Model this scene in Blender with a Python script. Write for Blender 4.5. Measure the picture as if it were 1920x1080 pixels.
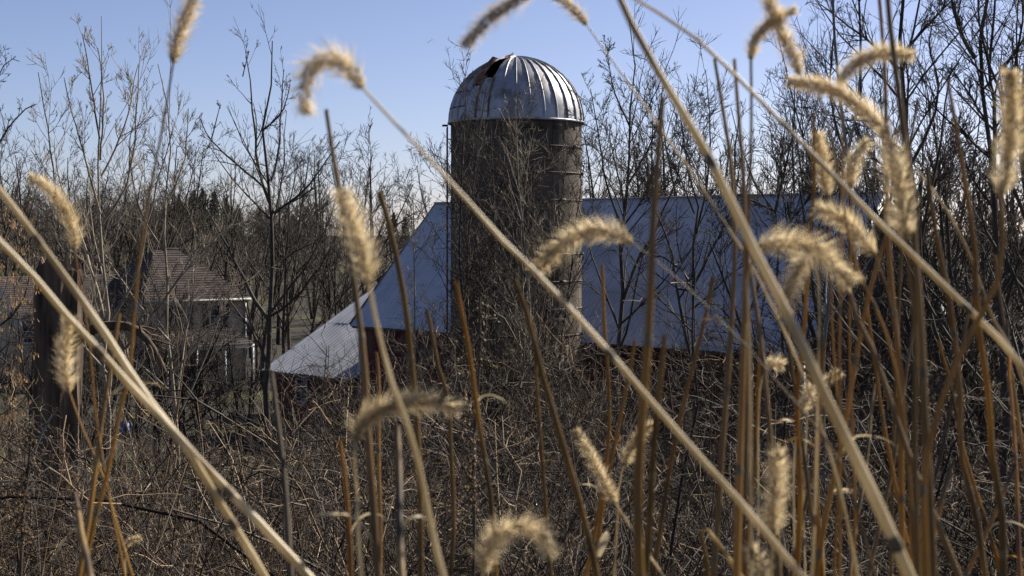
import bpy, math, time
import numpy as np
from mathutils import Vector, Matrix
T_START = time.time()
for o in list(bpy.data.objects): bpy.data.objects.remove(o)
SC = bpy.context.scene
COL = SC.collection
R_ = math.radians

# ------------------------------------------------------------------ camera, sky, sun, exposure
F = 2667.0; HZ = 442.0; CZ = 10.0            # focal length in photo pixels, horizon row, camera height
cam = bpy.data.cameras.new('camera'); camo = bpy.data.objects.new('camera', cam); COL.objects.link(camo)
camo.location = (0, 0, CZ); camo.rotation_euler = (R_(90), 0, 0)
cam.sensor_width = 36; cam.lens = 36 * F / 1920; cam.shift_y = -(540 - HZ) / 1920
cam.clip_start = 0.05; cam.clip_end = 9000
cam.dof.use_dof = True; cam.dof.focus_distance = 42; cam.dof.aperture_fstop = 13
SC.camera = camo
SUN_AZ, SUN_EL = 52.0, 36.0
W = bpy.data.worlds.new('World'); SC.world = W; W.use_nodes = True
nt = W.node_tree; nt.nodes.clear()
sky = nt.nodes.new('ShaderNodeTexSky'); sky.sky_type = 'NISHITA'; sky.sun_disc = False
sky.sun_elevation = R_(SUN_EL); sky.sun_rotation = R_(SUN_AZ); sky.altitude = 200
sky.air_density = 0.7; sky.dust_density = 0.7; sky.ozone_density = 2.6
bg = nt.nodes.new('ShaderNodeBackground'); bg.inputs[1].default_value = 0.066
wo = nt.nodes.new('ShaderNodeOutputWorld')
wb = nt.nodes.new('ShaderNodeMix'); wb.data_type = 'RGBA'; wb.blend_type = 'MULTIPLY'; wb.inputs['Factor'].default_value = 1; wb.inputs['B'].default_value = (1.08, .945, 1.0, 1)   # camera white balance
nt.links.new(sky.outputs[0], wb.inputs['A']); nt.links.new(wb.outputs['Result'], bg.inputs[0]); nt.links.new(bg.outputs[0], wo.inputs[0])
sd = Vector((math.sin(R_(SUN_AZ)) * math.cos(R_(SUN_EL)), math.cos(R_(SUN_AZ)) * math.cos(R_(SUN_EL)), math.sin(R_(SUN_EL))))
sl = bpy.data.lights.new('sun', 'SUN'); sl.energy = 5.0; sl.angle = R_(0.53); sl.color = (1, 0.93, 0.82)
slo = bpy.data.objects.new('sun', sl); COL.objects.link(slo); slo.rotation_euler = sd.to_track_quat('Z', 'Y').to_euler(); slo.location = (30, 20, 60)
SC.view_settings.view_transform = 'Standard'; SC.view_settings.look = 'None'
SC.view_settings.exposure = 0.885; SC.view_settings.gamma = 1; SC.view_settings.use_curve_mapping = False

# ------------------------------------------------------------------ helpers
rng = np.random.default_rng(7)
def at(px, py, Y): return np.array([(px - 960) / F * Y, Y, CZ - (py - HZ) / F * Y])
GY = np.array([-60, -8, 0, 5, 10, 20, 30, 40, 50, 65, 80, 93, 130, 180, 250, 400, 900, 4000.])
GZ = np.array([9.6, 9.0, 8.6, 7.9, 6.9, 4.6, 2.9, 1.9, 1.5, 1.15, .8, .5, .6, 3.0, 6.4, 8.2, 9.3, 9.6])
def ground(x, y):
    x = np.asarray(x, float); y = np.asarray(y, float)
    z = np.interp(y, GY, GZ)
    z = z + 5.6 * np.exp(-((x + 72) / 30) ** 2 - ((y - 225) / 60) ** 2)
    z = z + .06 * np.sin(x * .9 + 1) * np.cos(y * .7) * np.clip((y - 3) / 10, 0, 1)
    return z
WPOS = {}
def mesh(name, v, f, mat=None, smooth=False):
    """v (N,3) array; f list of lists, or int array (M,k)"""
    me = bpy.data.meshes.new(name); v = np.asarray(v, np.float32)
    if isinstance(f, np.ndarray):
        m, k = f.shape
        me.vertices.add(len(v)); me.vertices.foreach_set('co', v.ravel())
        me.loops.add(m * k); me.loops.foreach_set('vertex_index', f.astype(np.int32).ravel())
        me.polygons.add(m); me.polygons.foreach_set('loop_start', np.arange(0, m * k, k, dtype=np.int32))
        me.update(calc_edges=True)
    else:
        me.from_pydata([tuple(map(float, a)) for a in v], [], [list(map(int, a)) for a in f]); me.update()
    if smooth: me.polygons.foreach_set('use_smooth', np.ones(len(me.polygons), bool))
    if mat: me.materials.append(mat)
    return me
def link(name, data, parent=None, loc=(0, 0, 0)):
    o = bpy.data.objects.new(name, data); COL.objects.link(o)
    loc = Vector([float(a) for a in loc])
    if parent is not None:
        o.parent = parent; o.location = loc - WPOS[parent.name]
    else: o.location = loc
    WPOS[o.name] = loc
    return o
def tag(o, label, cat=None, group=None, kind=None):
    if label: o['label'] = label
    if cat: o['category'] = cat
    if group: o['group'] = group
    if kind: o['kind'] = kind
    return o
def thing(name, label, cat, loc, group=None):
    o = link(name, None, None, loc); o.empty_display_size = .1
    return tag(o, label, cat, group)
def part(name, v, f, mat, parent, smooth=False):
    """world-space vertices, object origin at the parent's base"""
    b = np.array(WPOS[parent.name])
    return link(name, mesh(name, np.asarray(v, float) - b, f, mat, smooth), parent, b)
class Acc:
    def __init__(s): s.v = []; s.f = []; s.n = 0
    def add(s, v, f): s.v.append(np.asarray(v, float).reshape(-1, 3)); s.f.append(np.asarray(f) + s.n); s.n += len(s.v[-1])
    def box(s, c, ax, ay, az):
        c, ax, ay, az = [np.asarray(a, float) for a in (c, ax, ay, az)]
        v = [c + i * ax + j * ay + k * az for i in (-1, 1) for j in (-1, 1) for k in (-1, 1)]
        s.add(v, [[0, 1, 3, 2], [4, 6, 7, 5], [0, 4, 5, 1], [2, 3, 7, 6], [0, 2, 6, 4], [1, 5, 7, 3]])
    def arr(s): return np.concatenate(s.v), np.concatenate(s.f)
def nrm(a): return a / np.maximum(np.linalg.norm(a, axis=-1, keepdims=True), 1e-9)
def tubes(P, R, k=3):
    P = np.asarray(P, float); R = np.asarray(R, float); B, n, _ = P.shape
    T = nrm(np.gradient(P, axis=1)); mean = nrm(P[:, -1] - P[:, 0])
    a = np.where(np.abs(mean[:, 2:3]) < .8, np.array([[0, 0, 1.]]), np.array([[.25, 1., 0]]))[:, None, :]
    U = nrm(np.cross(T, a)); V = np.cross(T, U)
    th = np.arange(k) * 2 * np.pi / k
    v = P[:, :, None] + R[:, :, None, None] * (np.cos(th)[:, None] * U[:, :, None] + np.sin(th)[:, None] * V[:, :, None])
    idx = np.arange(B * n * k).reshape(B, n, k); j2 = np.roll(np.arange(k), -1)
    f = np.stack([idx[:, :-1], idx[:, :-1][:, :, j2], idx[:, 1:][:, :, j2], idx[:, 1:]], -1).reshape(-1, 4)
    return v.reshape(-1, 3), f
def grow(r, p, d, L, n, trop=0., wob=.15):
    B = len(p); P = np.zeros((B, n, 3)); P[:, 0] = p; seg = (L / (n - 1))[:, None]; d = nrm(d)
    for i in range(1, n):
        d = d + wob * r.normal(size=(B, 3)); d[:, 2] += trop; d = nrm(d)
        P[:, i] = P[:, i - 1] + d * seg
    return P
def kids(r, P, R, k, t=(.2, 1), ang=(25, 55), lf=.5, n=5, trop=.05, wob=.14, rf=.6, rmin=.004, Lr=(.6, 1.3), taper=.3, shrink=.55):
    B, m, _ = P.shape
    tt = r.uniform(t[0], t[1], (B, k)); fi = np.minimum(tt * (m - 1), m - 1.001); i = fi.astype(int); fr = (fi - i)[..., None]
    b = np.arange(B)[:, None]
    p = P[b, i] * (1 - fr) + P[b, i + 1] * fr; tg = nrm(P[b, i + 1] - P[b, i])
    rad = R[b, i] * (1 - fr[..., 0]) + R[b, i + 1] * fr[..., 0]
    L = np.linalg.norm(np.diff(P, axis=1), axis=2).sum(1)[:, None] * lf * r.uniform(*Lr, (B, k)) * (1 - shrink * tt)
    q = r.normal(size=(B, k, 3)); q = nrm(q - (q * tg).sum(-1, keepdims=True) * tg)
    a = np.radians(r.uniform(*ang, (B, k)))[..., None]
    d = np.cos(a) * tg + np.sin(a) * q
    P2 = grow(r, p.reshape(-1, 3), d.reshape(-1, 3), L.ravel(), n, trop, wob)
    r0 = np.maximum(rad.ravel() * rf, rmin)
    R2 = np.maximum(r0[:, None] * np.linspace(1, taper, n)[None], rmin * .55)
    return P2, R2

# ------------------------------------------------------------------ materials
def mat(name, c1, c2, scale=4., rough=.8, metal=0., bump=.0, bscale=30., island=0., trans=0., stretch=(1, 1, 1), c3=None, s3=.7, spec=.3, world=False):
    m = bpy.data.materials.new(name); m.use_nodes = True; t = m.node_tree; t.nodes.clear(); N = t.nodes.new; Lk = t.links.new
    tc = N('ShaderNodeTexCoord'); mp = N('ShaderNodeMapping'); mp.inputs['Scale'].default_value = stretch; Lk(N('ShaderNodeNewGeometry').outputs['Position'] if world else tc.outputs['Object'], mp.inputs[0])
    nz = N('ShaderNodeTexNoise'); nz.inputs['Scale'].default_value = scale; nz.inputs['Detail'].default_value = 6; nz.inputs['Roughness'].default_value = .65; Lk(mp.outputs[0], nz.inputs['Vector'])
    rp = N('ShaderNodeValToRGB'); rp.color_ramp.elements[0].position = .36; rp.color_ramp.elements[1].position = .64
    rp.color_ramp.elements[0].color = (*c1, 1); rp.color_ramp.elements[1].color = (*c2, 1); Lk(nz.outputs['Fac'], rp.inputs[0])
    col = rp.outputs[0]
    if c3:
        n3 = N('ShaderNodeTexNoise'); n3.inputs['Scale'].default_value = s3; n3.inputs['Detail'].default_value = 5; Lk(mp.outputs[0], n3.inputs['Vector'])
        r3 = N('ShaderNodeValToRGB'); r3.color_ramp.elements[0].position = .5; r3.color_ramp.elements[1].position = .66; Lk(n3.outputs['Fac'], r3.inputs[0])
        mx = N('ShaderNodeMix'); mx.data_type = 'RGBA'; Lk(r3.outputs[0], mx.inputs['Factor']); Lk(col, mx.inputs['A']); mx.inputs['B'].default_value = (*c3, 1); col = mx.outputs['Result']
    if island:
        g = N('ShaderNodeNewGeometry'); mr = N('ShaderNodeMapRange'); mr.inputs['To Min'].default_value = 1 - island; mr.inputs['To Max'].default_value = 1 + island; Lk(g.outputs['Random Per Island'], mr.inputs['Value'])
        hs = N('ShaderNodeHueSaturation'); Lk(mr.outputs[0], hs.inputs['Value']); Lk(col, hs.inputs['Color']); col = hs.outputs[0]
    p = N('ShaderNodeBsdfPrincipled'); Lk(col, p.inputs['Base Color']); p.inputs['Roughness'].default_value = rough; p.inputs['Metallic'].default_value = metal; p.inputs['Specular IOR Level'].default_value = spec
    if bump:
        nb = N('ShaderNodeTexNoise'); nb.inputs['Scale'].default_value = bscale; nb.inputs['Detail'].default_value = 5; Lk(mp.outputs[0], nb.inputs['Vector'])
        bp = N('ShaderNodeBump'); bp.inputs['Strength'].default_value = bump; bp.inputs['Distance'].default_value = .02; Lk(nb.outputs['Fac'], bp.inputs['Height']); Lk(bp.outputs[0], p.inputs['Normal'])
    out = N('ShaderNodeOutputMaterial'); sh = p.outputs[0]
    if trans:
        tr = N('ShaderNodeBsdfTranslucent'); Lk(col, tr.inputs[0]); ms = N('ShaderNodeMixShader'); ms.inputs[0].default_value = trans; Lk(sh, ms.inputs[1]); Lk(tr.outputs[0], ms.inputs[2]); sh = ms.outputs[0]
    Lk(sh, out.inputs[0]); return m
M = {}
M['ground'] = mat('leaf_litter', (.012, .009, .006), (.038, .027, .016), 1.2, .95, bump=.6, bscale=8, c3=(.06, .065, .02), s3=.12)
M['bark'] = mat('dark_bark', (.03, .024, .018), (.085, .068, .052), 6, .9, bump=.5, island=.3, stretch=(1, 1, .3))
M['bark_pale'] = mat('pale_bark', (.13, .103, .074), (.31, .26, .19), 5, .85, island=.35, stretch=(1, 1, .3))
M['bark_grey'] = mat('grey_bark', (.12, .11, .10), (.24, .22, .20), 8, .75, bump=.3, stretch=(1, 1, .25))
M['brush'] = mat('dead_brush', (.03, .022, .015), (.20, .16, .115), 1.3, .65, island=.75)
def recolor(m, stops):
    nt_ = m.node_tree; g = nt_.nodes.new('ShaderNodeNewGeometry'); c = nt_.nodes.new('ShaderNodeValToRGB'); e = c.color_ramp.elements
    while len(e) < len(stops): e.new(.5)
    for el, (p_, col_) in zip(e, stops): el.position = p_; el.color = (*col_, 1)
    nt_.links.new(g.outputs['Random Per Island'], c.inputs[0])
    for n_ in nt_.nodes:
        if n_.type == 'BSDF_PRINCIPLED': nt_.links.new(c.outputs[0], n_.inputs['Base Color'])
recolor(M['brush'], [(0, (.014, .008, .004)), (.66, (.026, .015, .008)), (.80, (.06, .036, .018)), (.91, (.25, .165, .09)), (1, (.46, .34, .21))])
M['straw_brush'] = mat('straw_stems', (.02, .013, .006), (.10, .066, .03), 2.5, .75, island=.5)
M['snag'] = mat('rotten_trunk', (.03, .02, .013), (.15, .105, .07), 5, .95, bump=1, bscale=9, stretch=(1, 1, .14))
M['pale'] = mat('straw_stalk', (.52, .41, .21), (.80, .69, .46), 30, .38, trans=.42, stretch=(1, 1, .15), c3=(.34, .25, .12), s3=14, spec=.5)
M['amber'] = mat('amber_stalk', (.26, .125, .018), (.46, .26, .05), 30, .45, trans=.3, stretch=(1, 1, .12), c3=(.12, .08, .035), s3=12, spec=.5)
M['orange'] = mat('orange_stalk', (.30, .13, .02), (.50, .25, .05), 25, .45, trans=.3, stretch=(1, 1, .15), c3=(.08, .04, .02), s3=18, spec=.5)
M['brown'] = mat('brown_stalk', (.14, .083, .027), (.30, .19, .075), 30, .5, trans=.22, stretch=(1, 1, .12), c3=(.06, .045, .03), s3=14)
M['dark'] = mat('dark_weed', (.04, .028, .018), (.10, .075, .05), 30, .8)
M['node'] = mat('stalk_joint', (.09, .06, .03), (.20, .145, .075), 60, .6)
M['head'] = mat('foxtail_bristle', (.62, .48, .26), (.88, .74, .48), 20, .6, island=.25, trans=.6)
M['seed'] = mat('foxtail_seed', (.26, .18, .08), (.46, .34, .17), 60, .6, island=.3, trans=.2)
M['samara'] = mat('winged_seed', (.20, .115, .05), (.38, .25, .125), 6, .7, island=.4, trans=.4)
M['roof'] = mat('galvanised_sheet', (.43, .44, .455), (.54, .55, .565), 1.1, .42, metal=.3, c3=(.37, .375, .385), s3=.35, world=True)
M['trim'] = mat('white_trim', (.36, .36, .35), (.48, .48, .465), 6, .6)
M['eave'] = mat('weathered_timber', (.09, .075, .06), (.2, .17, .14), 8, .9)
M['red'] = mat('red_boards', (.06, .010, .008), (.12, .024, .018), 3, .85, bump=.3, stretch=(1, 1, .2), c3=(.13, .065, .05), s3=1.2, world=True)
M['stave'] = mat('concrete_stave', (.06, .048, .036), (.135, .110, .083), 1.3, .92, bump=.4, bscale=14, c3=(.055, .043, .033), s3=.45, world=True, stretch=(1, 1, .5))
M['joint'] = mat('dark_mortar', (.06, .05, .045), (.11, .095, .08), 5, .95)
M['dome'] = mat('dome_metal', (.27, .275, .29), (.42, .425, .44), 1.5, .56, metal=.6, c3=(.20, .187, .17), s3=1.6, bump=.5, bscale=1.7)
M['rust'] = mat('rusty_sheet', (.07, .035, .022), (.19, .10, .06), 5, .85, c3=(.26, .17, .12), s3=3)
M['hoop'] = mat('rusty_hoop', (.05, .04, .035), (.13, .10, .08), 9, .7, metal=.4)
M['shingle'] = mat('brown_shingle', (.055, .043, .039), (.092, .073, .067), 2.2, .95, island=.16)
M['siding'] = mat('tan_siding', (.42, .37, .29), (.50, .445, .355), 1.2, .7)
M['glass'] = mat('window_glass', (.02, .025, .035), (.04, .05, .065), 2, .08, spec=.7)
M['shutter'] = mat('shutter_paint', (.03, .04, .055), (.05, .06, .075), 3, .6)
M['needle'] = mat('pine_needles', (.022, .038, .014), (.06, .085, .028), 1.2, .8, island=.4)
M['farwood'] = mat('far_twigs', (.035, .026, .02), (.075, .058, .044), .3, .9, island=.4)
M['blue'] = mat('blue_tarp', (.02, .09, .34), (.04, .16, .5), 4, .5)
M['green'] = mat('green_tarp', (.01, .16, .09), (.03, .26, .15), 4, .5)
M['black'] = mat('black_bag', (.02, .025, .04), (.045, .05, .07), 4, .4)
M['cloud'] = mat('ice_trail', (.85, .85, .85), (.9, .9, .9), .01, 1., trans=.6)
M['grass'] = mat('lawn_grass', (.08, .085, .02), (.20, .18, .06), .8, .8, island=.5)

# ------------------------------------------------------------------ the ground
ys = np.concatenate([np.linspace(-60, 0, 10), np.linspace(1, 60, 80), np.linspace(62, 140, 40), np.linspace(145, 420, 50), np.geomspace(450, 4000, 14)])
xs = np.concatenate([-np.geomspace(2500, 80, 14), np.linspace(-75, 75, 120), np.geomspace(80, 2500, 14)])
X, Y = np.meshgrid(xs, ys); V = np.stack([X, Y, ground(X, Y)], -1).reshape(-1, 3)
i = np.arange(len(V)).reshape(X.shape)
q = np.stack([i[:-1, :-1], i[:-1, 1:], i[1:, 1:], i[1:, :-1]], -1).reshape(-1, 4)
tag(link('ground', mesh('ground', V, q, M['ground'], True)), None, kind='structure')

# ------------------------------------------------------------------ the barn
def rel(px, py, Y): return at(px, py, Y)
def frame_pt(o, e, l, u, n=0, nd=None): return o
RD = np.array([math.sqrt(.5), -math.sqrt(.5), 0]); DN = np.array([-math.sqrt(.5), -math.sqrt(.5), 0]); UP = np.array([0, 0, 1.])
RL = at(818, 382, 70.0); RLEN = 24.8; HW = 5.37; DROP = 5.72; ZB = .85
def bp(u, s, z): return RL * [1, 1, 0] + RD * u + DN * s + UP * z      # along ridge, toward near eave, height
ZR = RL[2]; ZE = ZR - DROP
bc = bp(RLEN / 2, 0, 0); bc[2] = ZB
barn = thing('barn', 'long red barn with a blue-grey metal roof behind the silo', 'barn', bc)
def sheet_mesh(name, width, length, ribs, rh=.026):
    c = []
    for k in range(ribs):
        u0 = width * k / ribs; s = width / ribs
        c += [(u0, 0), (u0 + s * .60, 0), (u0 + s * .70, rh), (u0 + s * .88, rh)]
    c.append((width, 0)); c = np.array(c); n = len(c)
    v = np.concatenate([np.c_[c[:, 0], np.zeros(n), c[:, 1]], np.c_[c[:, 0], np.full(n, length), c[:, 1]]])
    f = [[k, k + 1, n + k + 1, n + k] for k in range(n - 1)]
    return mesh(name, v, f, M['roof'])
def lay_sheets(parent, corner, along, down, total_w, slope_len, rows, sw, ribs=4, rh=.03):
    nsh = int(round(total_w / sw)); w = total_w / nsh; rl = slope_len / rows + .06
    me = sheet_mesh('roof_sheet', w + .012, rl, ribs, rh)
    nz_ = nrm(np.cross(along, down)); nz_ = nz_ if nz_[2] > 0 else -nz_
    for rr in range(rows):
        for k in range(nsh):
            o = bpy.data.objects.new('roof_sheet', me); COL.objects.link(o); o.parent = parent
            p = corner + along * w * k + down * (slope_len / rows) * rr + nz_ * (.012 + .014 * (rows - 1 - rr) + .004 * (k % 2))
            mm = Matrix.Identity(4)
            for cidx, ax in enumerate((along, down, nz_)):
                for ri in range(3): mm[ri][cidx] = ax[ri]
            jig = rng.normal(0, .0025, 2)
            mm = mm @ Matrix.Rotation(jig[0], 4, 'X') @ Matrix.Rotation(jig[1], 4, 'Y')
            for ri in range(3): mm[ri][3] = p[ri] - WPOS[parent.name][ri]
            o.matrix_local = mm
SLP = math.hypot(HW, DROP)
dn_near = (DN * HW - UP * DROP) / SLP; dn_far = (-DN * HW - UP * DROP) / SLP
lay_sheets(barn, bp(0, 0, ZR), RD, dn_near, RLEN, SLP, 3, .9)
lay_sheets(barn, bp(0, 0, ZR), RD, dn_far, RLEN, SLP, 1, .9)
OV = .35; WS = HW - .38                      # gable overhang, wall half-width
def zroof(s): return ZR - .1 - abs(s) * DROP / HW
# roof deck below the sheets, near and far slope
for sgn, dnv in ((1, dn_near), (-1, dn_far)):
    a = Acc(); nrmv = np.cross(RD, dnv) * (1 if np.cross(RD, dnv)[2] > 0 else -1)
    a.box(bp(RLEN / 2, 0, ZR) + dnv * (SLP / 2 - .02) - nrmv * .06, RD * (RLEN / 2 - .03), dnv * (SLP / 2 - .06), nrmv * .05)
    part('roof_deck', *a.arr(), M['eave'], barn)
    a = Acc(); a.box(bp(RLEN / 2, 0, ZR) + dnv * (SLP + .0) - nrmv * .12, RD * (RLEN / 2), dnv * .02, nrmv * .10); part('fascia', *a.arr(), M['eave'], barn)
    for u in (-.015, RLEN + .015):
        a = Acc(); a.box(bp(u, 0, ZR) + dnv * (SLP / 2) - nrmv * .05, RD * .02, dnv * (SLP / 2), nrmv * .13); part('rake_board', *a.arr(), M['trim'] if u > 1 else M['eave'], barn)
a = Acc(); a.box(bp(RLEN / 2, 0, ZR + .05), RD * (RLEN / 2 + .02), DN * .16, UP * .03); part('ridge_cap', *a.arr(), M['roof'], barn)
def board(parent, p0, along, w, z0, zl, zr, out, matl, name='board'):
    t = out * (.022 + rng.uniform(0, .012)); g = along * (w - .012)
    v = np.array([p0, p0 + g, p0 + g, p0, p0 + t, p0 + g + t, p0 + g + t, p0 + t], float)
    for k, z in zip(range(8), (z0, z0, zr, zl, z0, z0, zr, zl)): v[k, 2] = z
    part(name, v, [[0, 3, 2, 1], [4, 5, 6, 7], [0, 1, 5, 4], [1, 2, 6, 5], [2, 3, 7, 6], [3, 0, 4, 7]], matl, parent)
UL, UR = OV, RLEN - OV
nb = 98; w = (UR - UL) / nb
for k in range(nb): board(barn, bp(UL + k * w, WS, 0), RD, w, ZB - .3 + rng.uniform(0, .1), ZE + .25, ZE + .25, DN, M['red'])
nb = 42; w = 2 * WS / nb
for uu, out in ((UR, RD), (UL, -RD)):
    for k in range(nb):
        s0 = -WS + k * w; board(barn, bp(uu, s0, 0), DN, w, ZB - .3 + rng.uniform(0, .1), zroof(s0) - .08, zroof(s0 + w) - .08, out, M['red'])
a = Acc()                                     # dark inner frame behind the boards
a.box(bp(RLEN / 2, WS - .06, (ZB - .4 + ZE) / 2 + .1), RD * ((UR - UL) / 2 - .05), DN * .04, UP * ((ZE - ZB + .4) / 2))
a.box(bp(RLEN / 2, -WS + .06, (ZB - .4 + ZE) / 2 + .1), RD * ((UR - UL) / 2 - .05), DN * .04, UP * ((ZE - ZB + .4) / 2))
part('wall_frame', *a.arr(), M['eave'], barn)
for uu in (UR - .06, UL + .06):
    pts = [bp(uu, -WS + .1, ZB - .4), bp(uu, WS - .1, ZB - .4), bp(uu, WS - .1, zroof(WS) - .15), bp(uu, 0, zroof(0) - .15), bp(uu, -WS + .1, zroof(WS) - .15)]
    part('wall_frame', pts, [[0, 1, 2, 3, 4]], M['eave'], barn)
a = Acc(); a.box(bp(UL - .03, WS + .02, (ZB + ZE) / 2), RD * .07, DN * .07, UP * ((ZE - ZB) / 2)); part('corner_board', *a.arr(), M['trim'], barn)
a = Acc(); a.box(bp(UR + .03, WS + .02, (ZB + ZE) / 2), RD * .07, DN * .07, UP * ((ZE - ZB) / 2)); part('corner_board', *a.arr(), M['trim'], barn)

# the low shed built against the barn's left end
sc_ = bp(-3.2, 2, 0); sc_[2] = ZB - .2
shed = thing('shed', 'low lean-to shed with a sunlit ribbed metal roof at the barn\'s left end', 'shed', sc_)
SE = 3.32; SP = math.tan(R_(28.5)); SL0, SL1 = -6.9, UL - .06; SS = WS + .45   # eave height, pitch, extent along ridge, eave offset
SD = 8.0
sdn = nrm(DN - UP * SP); slen = SD / math.cos(math.atan(SP))
top = bp(SL0, SS - SD, SE + SD * SP)
lay_sheets(shed, top, RD, sdn, SL1 - SL0, slen, 2, .9, 3, .055)
nn = np.cross(RD, sdn); nn = nn if nn[2] > 0 else -nn
a = Acc(); a.box(bp((SL0 + SL1) / 2, SS - SD / 2, SE + SD * SP / 2) - nn * .06, RD * ((SL1 - SL0) / 2 - .03), sdn * (slen / 2 - .03), nn * .05); part('roof_deck', *a.arr(), M['eave'], shed)
a = Acc(); a.box(bp((SL0 + SL1) / 2, SS - .01, SE - .1), RD * ((SL1 - SL0) / 2), DN * .02, UP * .09); part('fascia', *a.arr(), M['eave'], shed)
nb = 26; w = (SL1 - SL0 - .5) / nb
for k in range(nb):
    u0 = SL0 + .3 + k * w; hole = -4.75 < u0 + w / 2 < -3.7
    board(shed, bp(u0, SS - .45, 0), RD, w, ZB - .6, SE + .05 if not hole else 1.75, SE + .05 if not hole else 1.75, DN, M['red'])
nb = 28; w = (SD - .8) / nb
for k in range(nb):
    s0 = SS - .45 - (k + 1) * w; zt = SE + (SS - s0) * SP - .25
    board(shed, bp(SL0 + .3, s0, 0), DN, w, ZB - .6, zt, zt - w * SP, -RD, M['red'])
def window(parent, c, e, out, wd, ht, fr, fm, muntin=True):
    f = link('window', None, parent, c); WPOS[f.name] = Vector(c); f.empty_display_size = .1
    a = Acc()
    for s in (-1, 1):
        a.box(c + e * s * (wd / 2), e * fr / 2, out * .05, UP * (ht / 2 + fr / 2)); a.box(c + UP * s * (ht / 2), e * (wd / 2 - fr / 2), out * .045, UP * fr / 2)
    part('frame', *a.arr(), fm, f)
    a = Acc(); a.box(c + out * .012, e * (wd / 2), out * .022, UP * .028)
    if muntin: a.box(c + out * .012, e * .016, out * .02, UP * ht / 2)
    part('glazing_bar', *a.arr(), fm, f)
    for s in (-1, 1):
        a = Acc(); a.box(c + UP * s * ht / 4 - out * .005, e * (wd / 2 - fr / 2), out * .004, UP * (ht / 4 - .03)); part('pane', *a.arr(), M['glass'], f)
    return f
window(shed, bp(-4.2, SS - .42, 2.45), RD, DN, .85, 1.1, .09, M['trim'])

# ------------------------------------------------------------------ the silo
SR = 2.45; SX, SY = at(968, 0, 53.3)[:2]; SZ0 = 1.2; SZ1 = at(0, 229, 53.3)[2]
silo = thing('silo', 'tall concrete stave silo with a ribbed metal dome, one panel torn open', 'silo', (SX, SY, SZ0))
NC = 56; NR = 17; sh_ = (SZ1 - SZ0 + .2) / NR; dth = 2 * math.pi / NC
def stave_v(th, z0, z1, r0, r1, gap=.010):
    t0 = th + gap / SR / 2; t1 = th + dth - gap / SR / 2
    return np.array([[r * math.sin(t), -r * math.cos(t), z] for z in (z0, z1) for r in (r0, r1) for t in (t0, t1)])
BOXF = [[0, 1, 3, 2], [4, 6, 7, 5], [0, 4, 5, 1], [2, 3, 7, 6], [0, 2, 6, 4], [1, 5, 7, 3]]
sv = stave_v(0, 0, sh_ - .012, SR - .09, SR)
stv = [mesh('stave', sv, BOXF, M['stave'])]
acc = Acc(); cnt = 0
for r_i in range(NR):
    for c in range(NC):
        th = c * dth; mid = (th + dth / 2 + math.pi) % (2 * math.pi) - math.pi
        z = SZ0 - .2 + r_i * sh_ + (sh_ / 2 if c % 2 else 0)
        if c % 2 and r_i == NR - 1:
            acc.add(stave_v(th, z, z + sh_ / 2 - .012, SR - .09, SR) + [SX, SY, 0], BOXF); continue
        if abs(mid) < 1.55 and r_i >= 6 and cnt < 300:
            o = bpy.data.objects.new('stave', stv[0]); COL.objects.link(o); o.parent = silo
            o.location = (0, 0, z - SZ0); o.rotation_euler = (0, 0, th); s = 1 + rng.uniform(-.0025, .0025); o.scale = (s, s, 1); cnt += 1
        else: acc.add(stave_v(th, z, z + sh_ - .012, SR - .09, SR + rng.uniform(-.006, .006)) + [SX, SY, 0], BOXF)
tag(part('stave_courses', *acc.arr(), M['stave'], silo), None, kind='stuff')
def ring(r0, z0, z1, n=72, r1=None):
    t = np.linspace(0, 2 * np.pi, n, endpoint=False); r1 = r1 or r0
    v = np.concatenate([np.c_[SX + r * np.sin(t), SY - r * np.cos(t), np.full(n, z)] for r, z in ((r0, z0), (r1, z1))])
    return v, np.array([[k, (k + 1) % n, n + (k + 1) % n, n + k] for k in range(n)])
part('inner_wall', *ring(SR - .05, SZ0 - .2, SZ1), M['joint'], silo, True)
def hoop_mesh(r, zc, h=.022):
    n = 72; t = np.linspace(0, 2 * np.pi, n, endpoint=False); pr = [(0, -h), (h * 1.3, -h * .6), (h * 1.3, h * .6), (0, h)]
    v = np.concatenate([np.c_[SX + (r + a_) * np.sin(t), SY - (r + a_) * np.cos(t), np.full(n, zc + b_)] for a_, b_ in pr])
    f = [[j * n + k, j * n + (k + 1) % n, (j + 1) * n + (k + 1) % n, (j + 1) * n + k] for j in range(3) for k in range(n)]
    return v, np.array(f)
z = SZ1 - 1.0
k = 0
while z > SZ0 + .4:
    h = part('hoop', *hoop_mesh(SR + .004, z), M['hoop'], silo, True)
    a = Acc(); th = 1.05 + .35 * math.sin(k * 2.1); e = np.array([math.cos(th), math.sin(th), 0]); ou = np.array([math.sin(th), -math.cos(th), 0])
    a.box(np.array([SX, SY, z]) + ou * (SR + .05), e * .13, ou * .04, UP * .05); part('hoop_lug', *a.arr(), M['hoop'], h)
    z -= 1.0 if k % 3 else .96; k += 1
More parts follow.
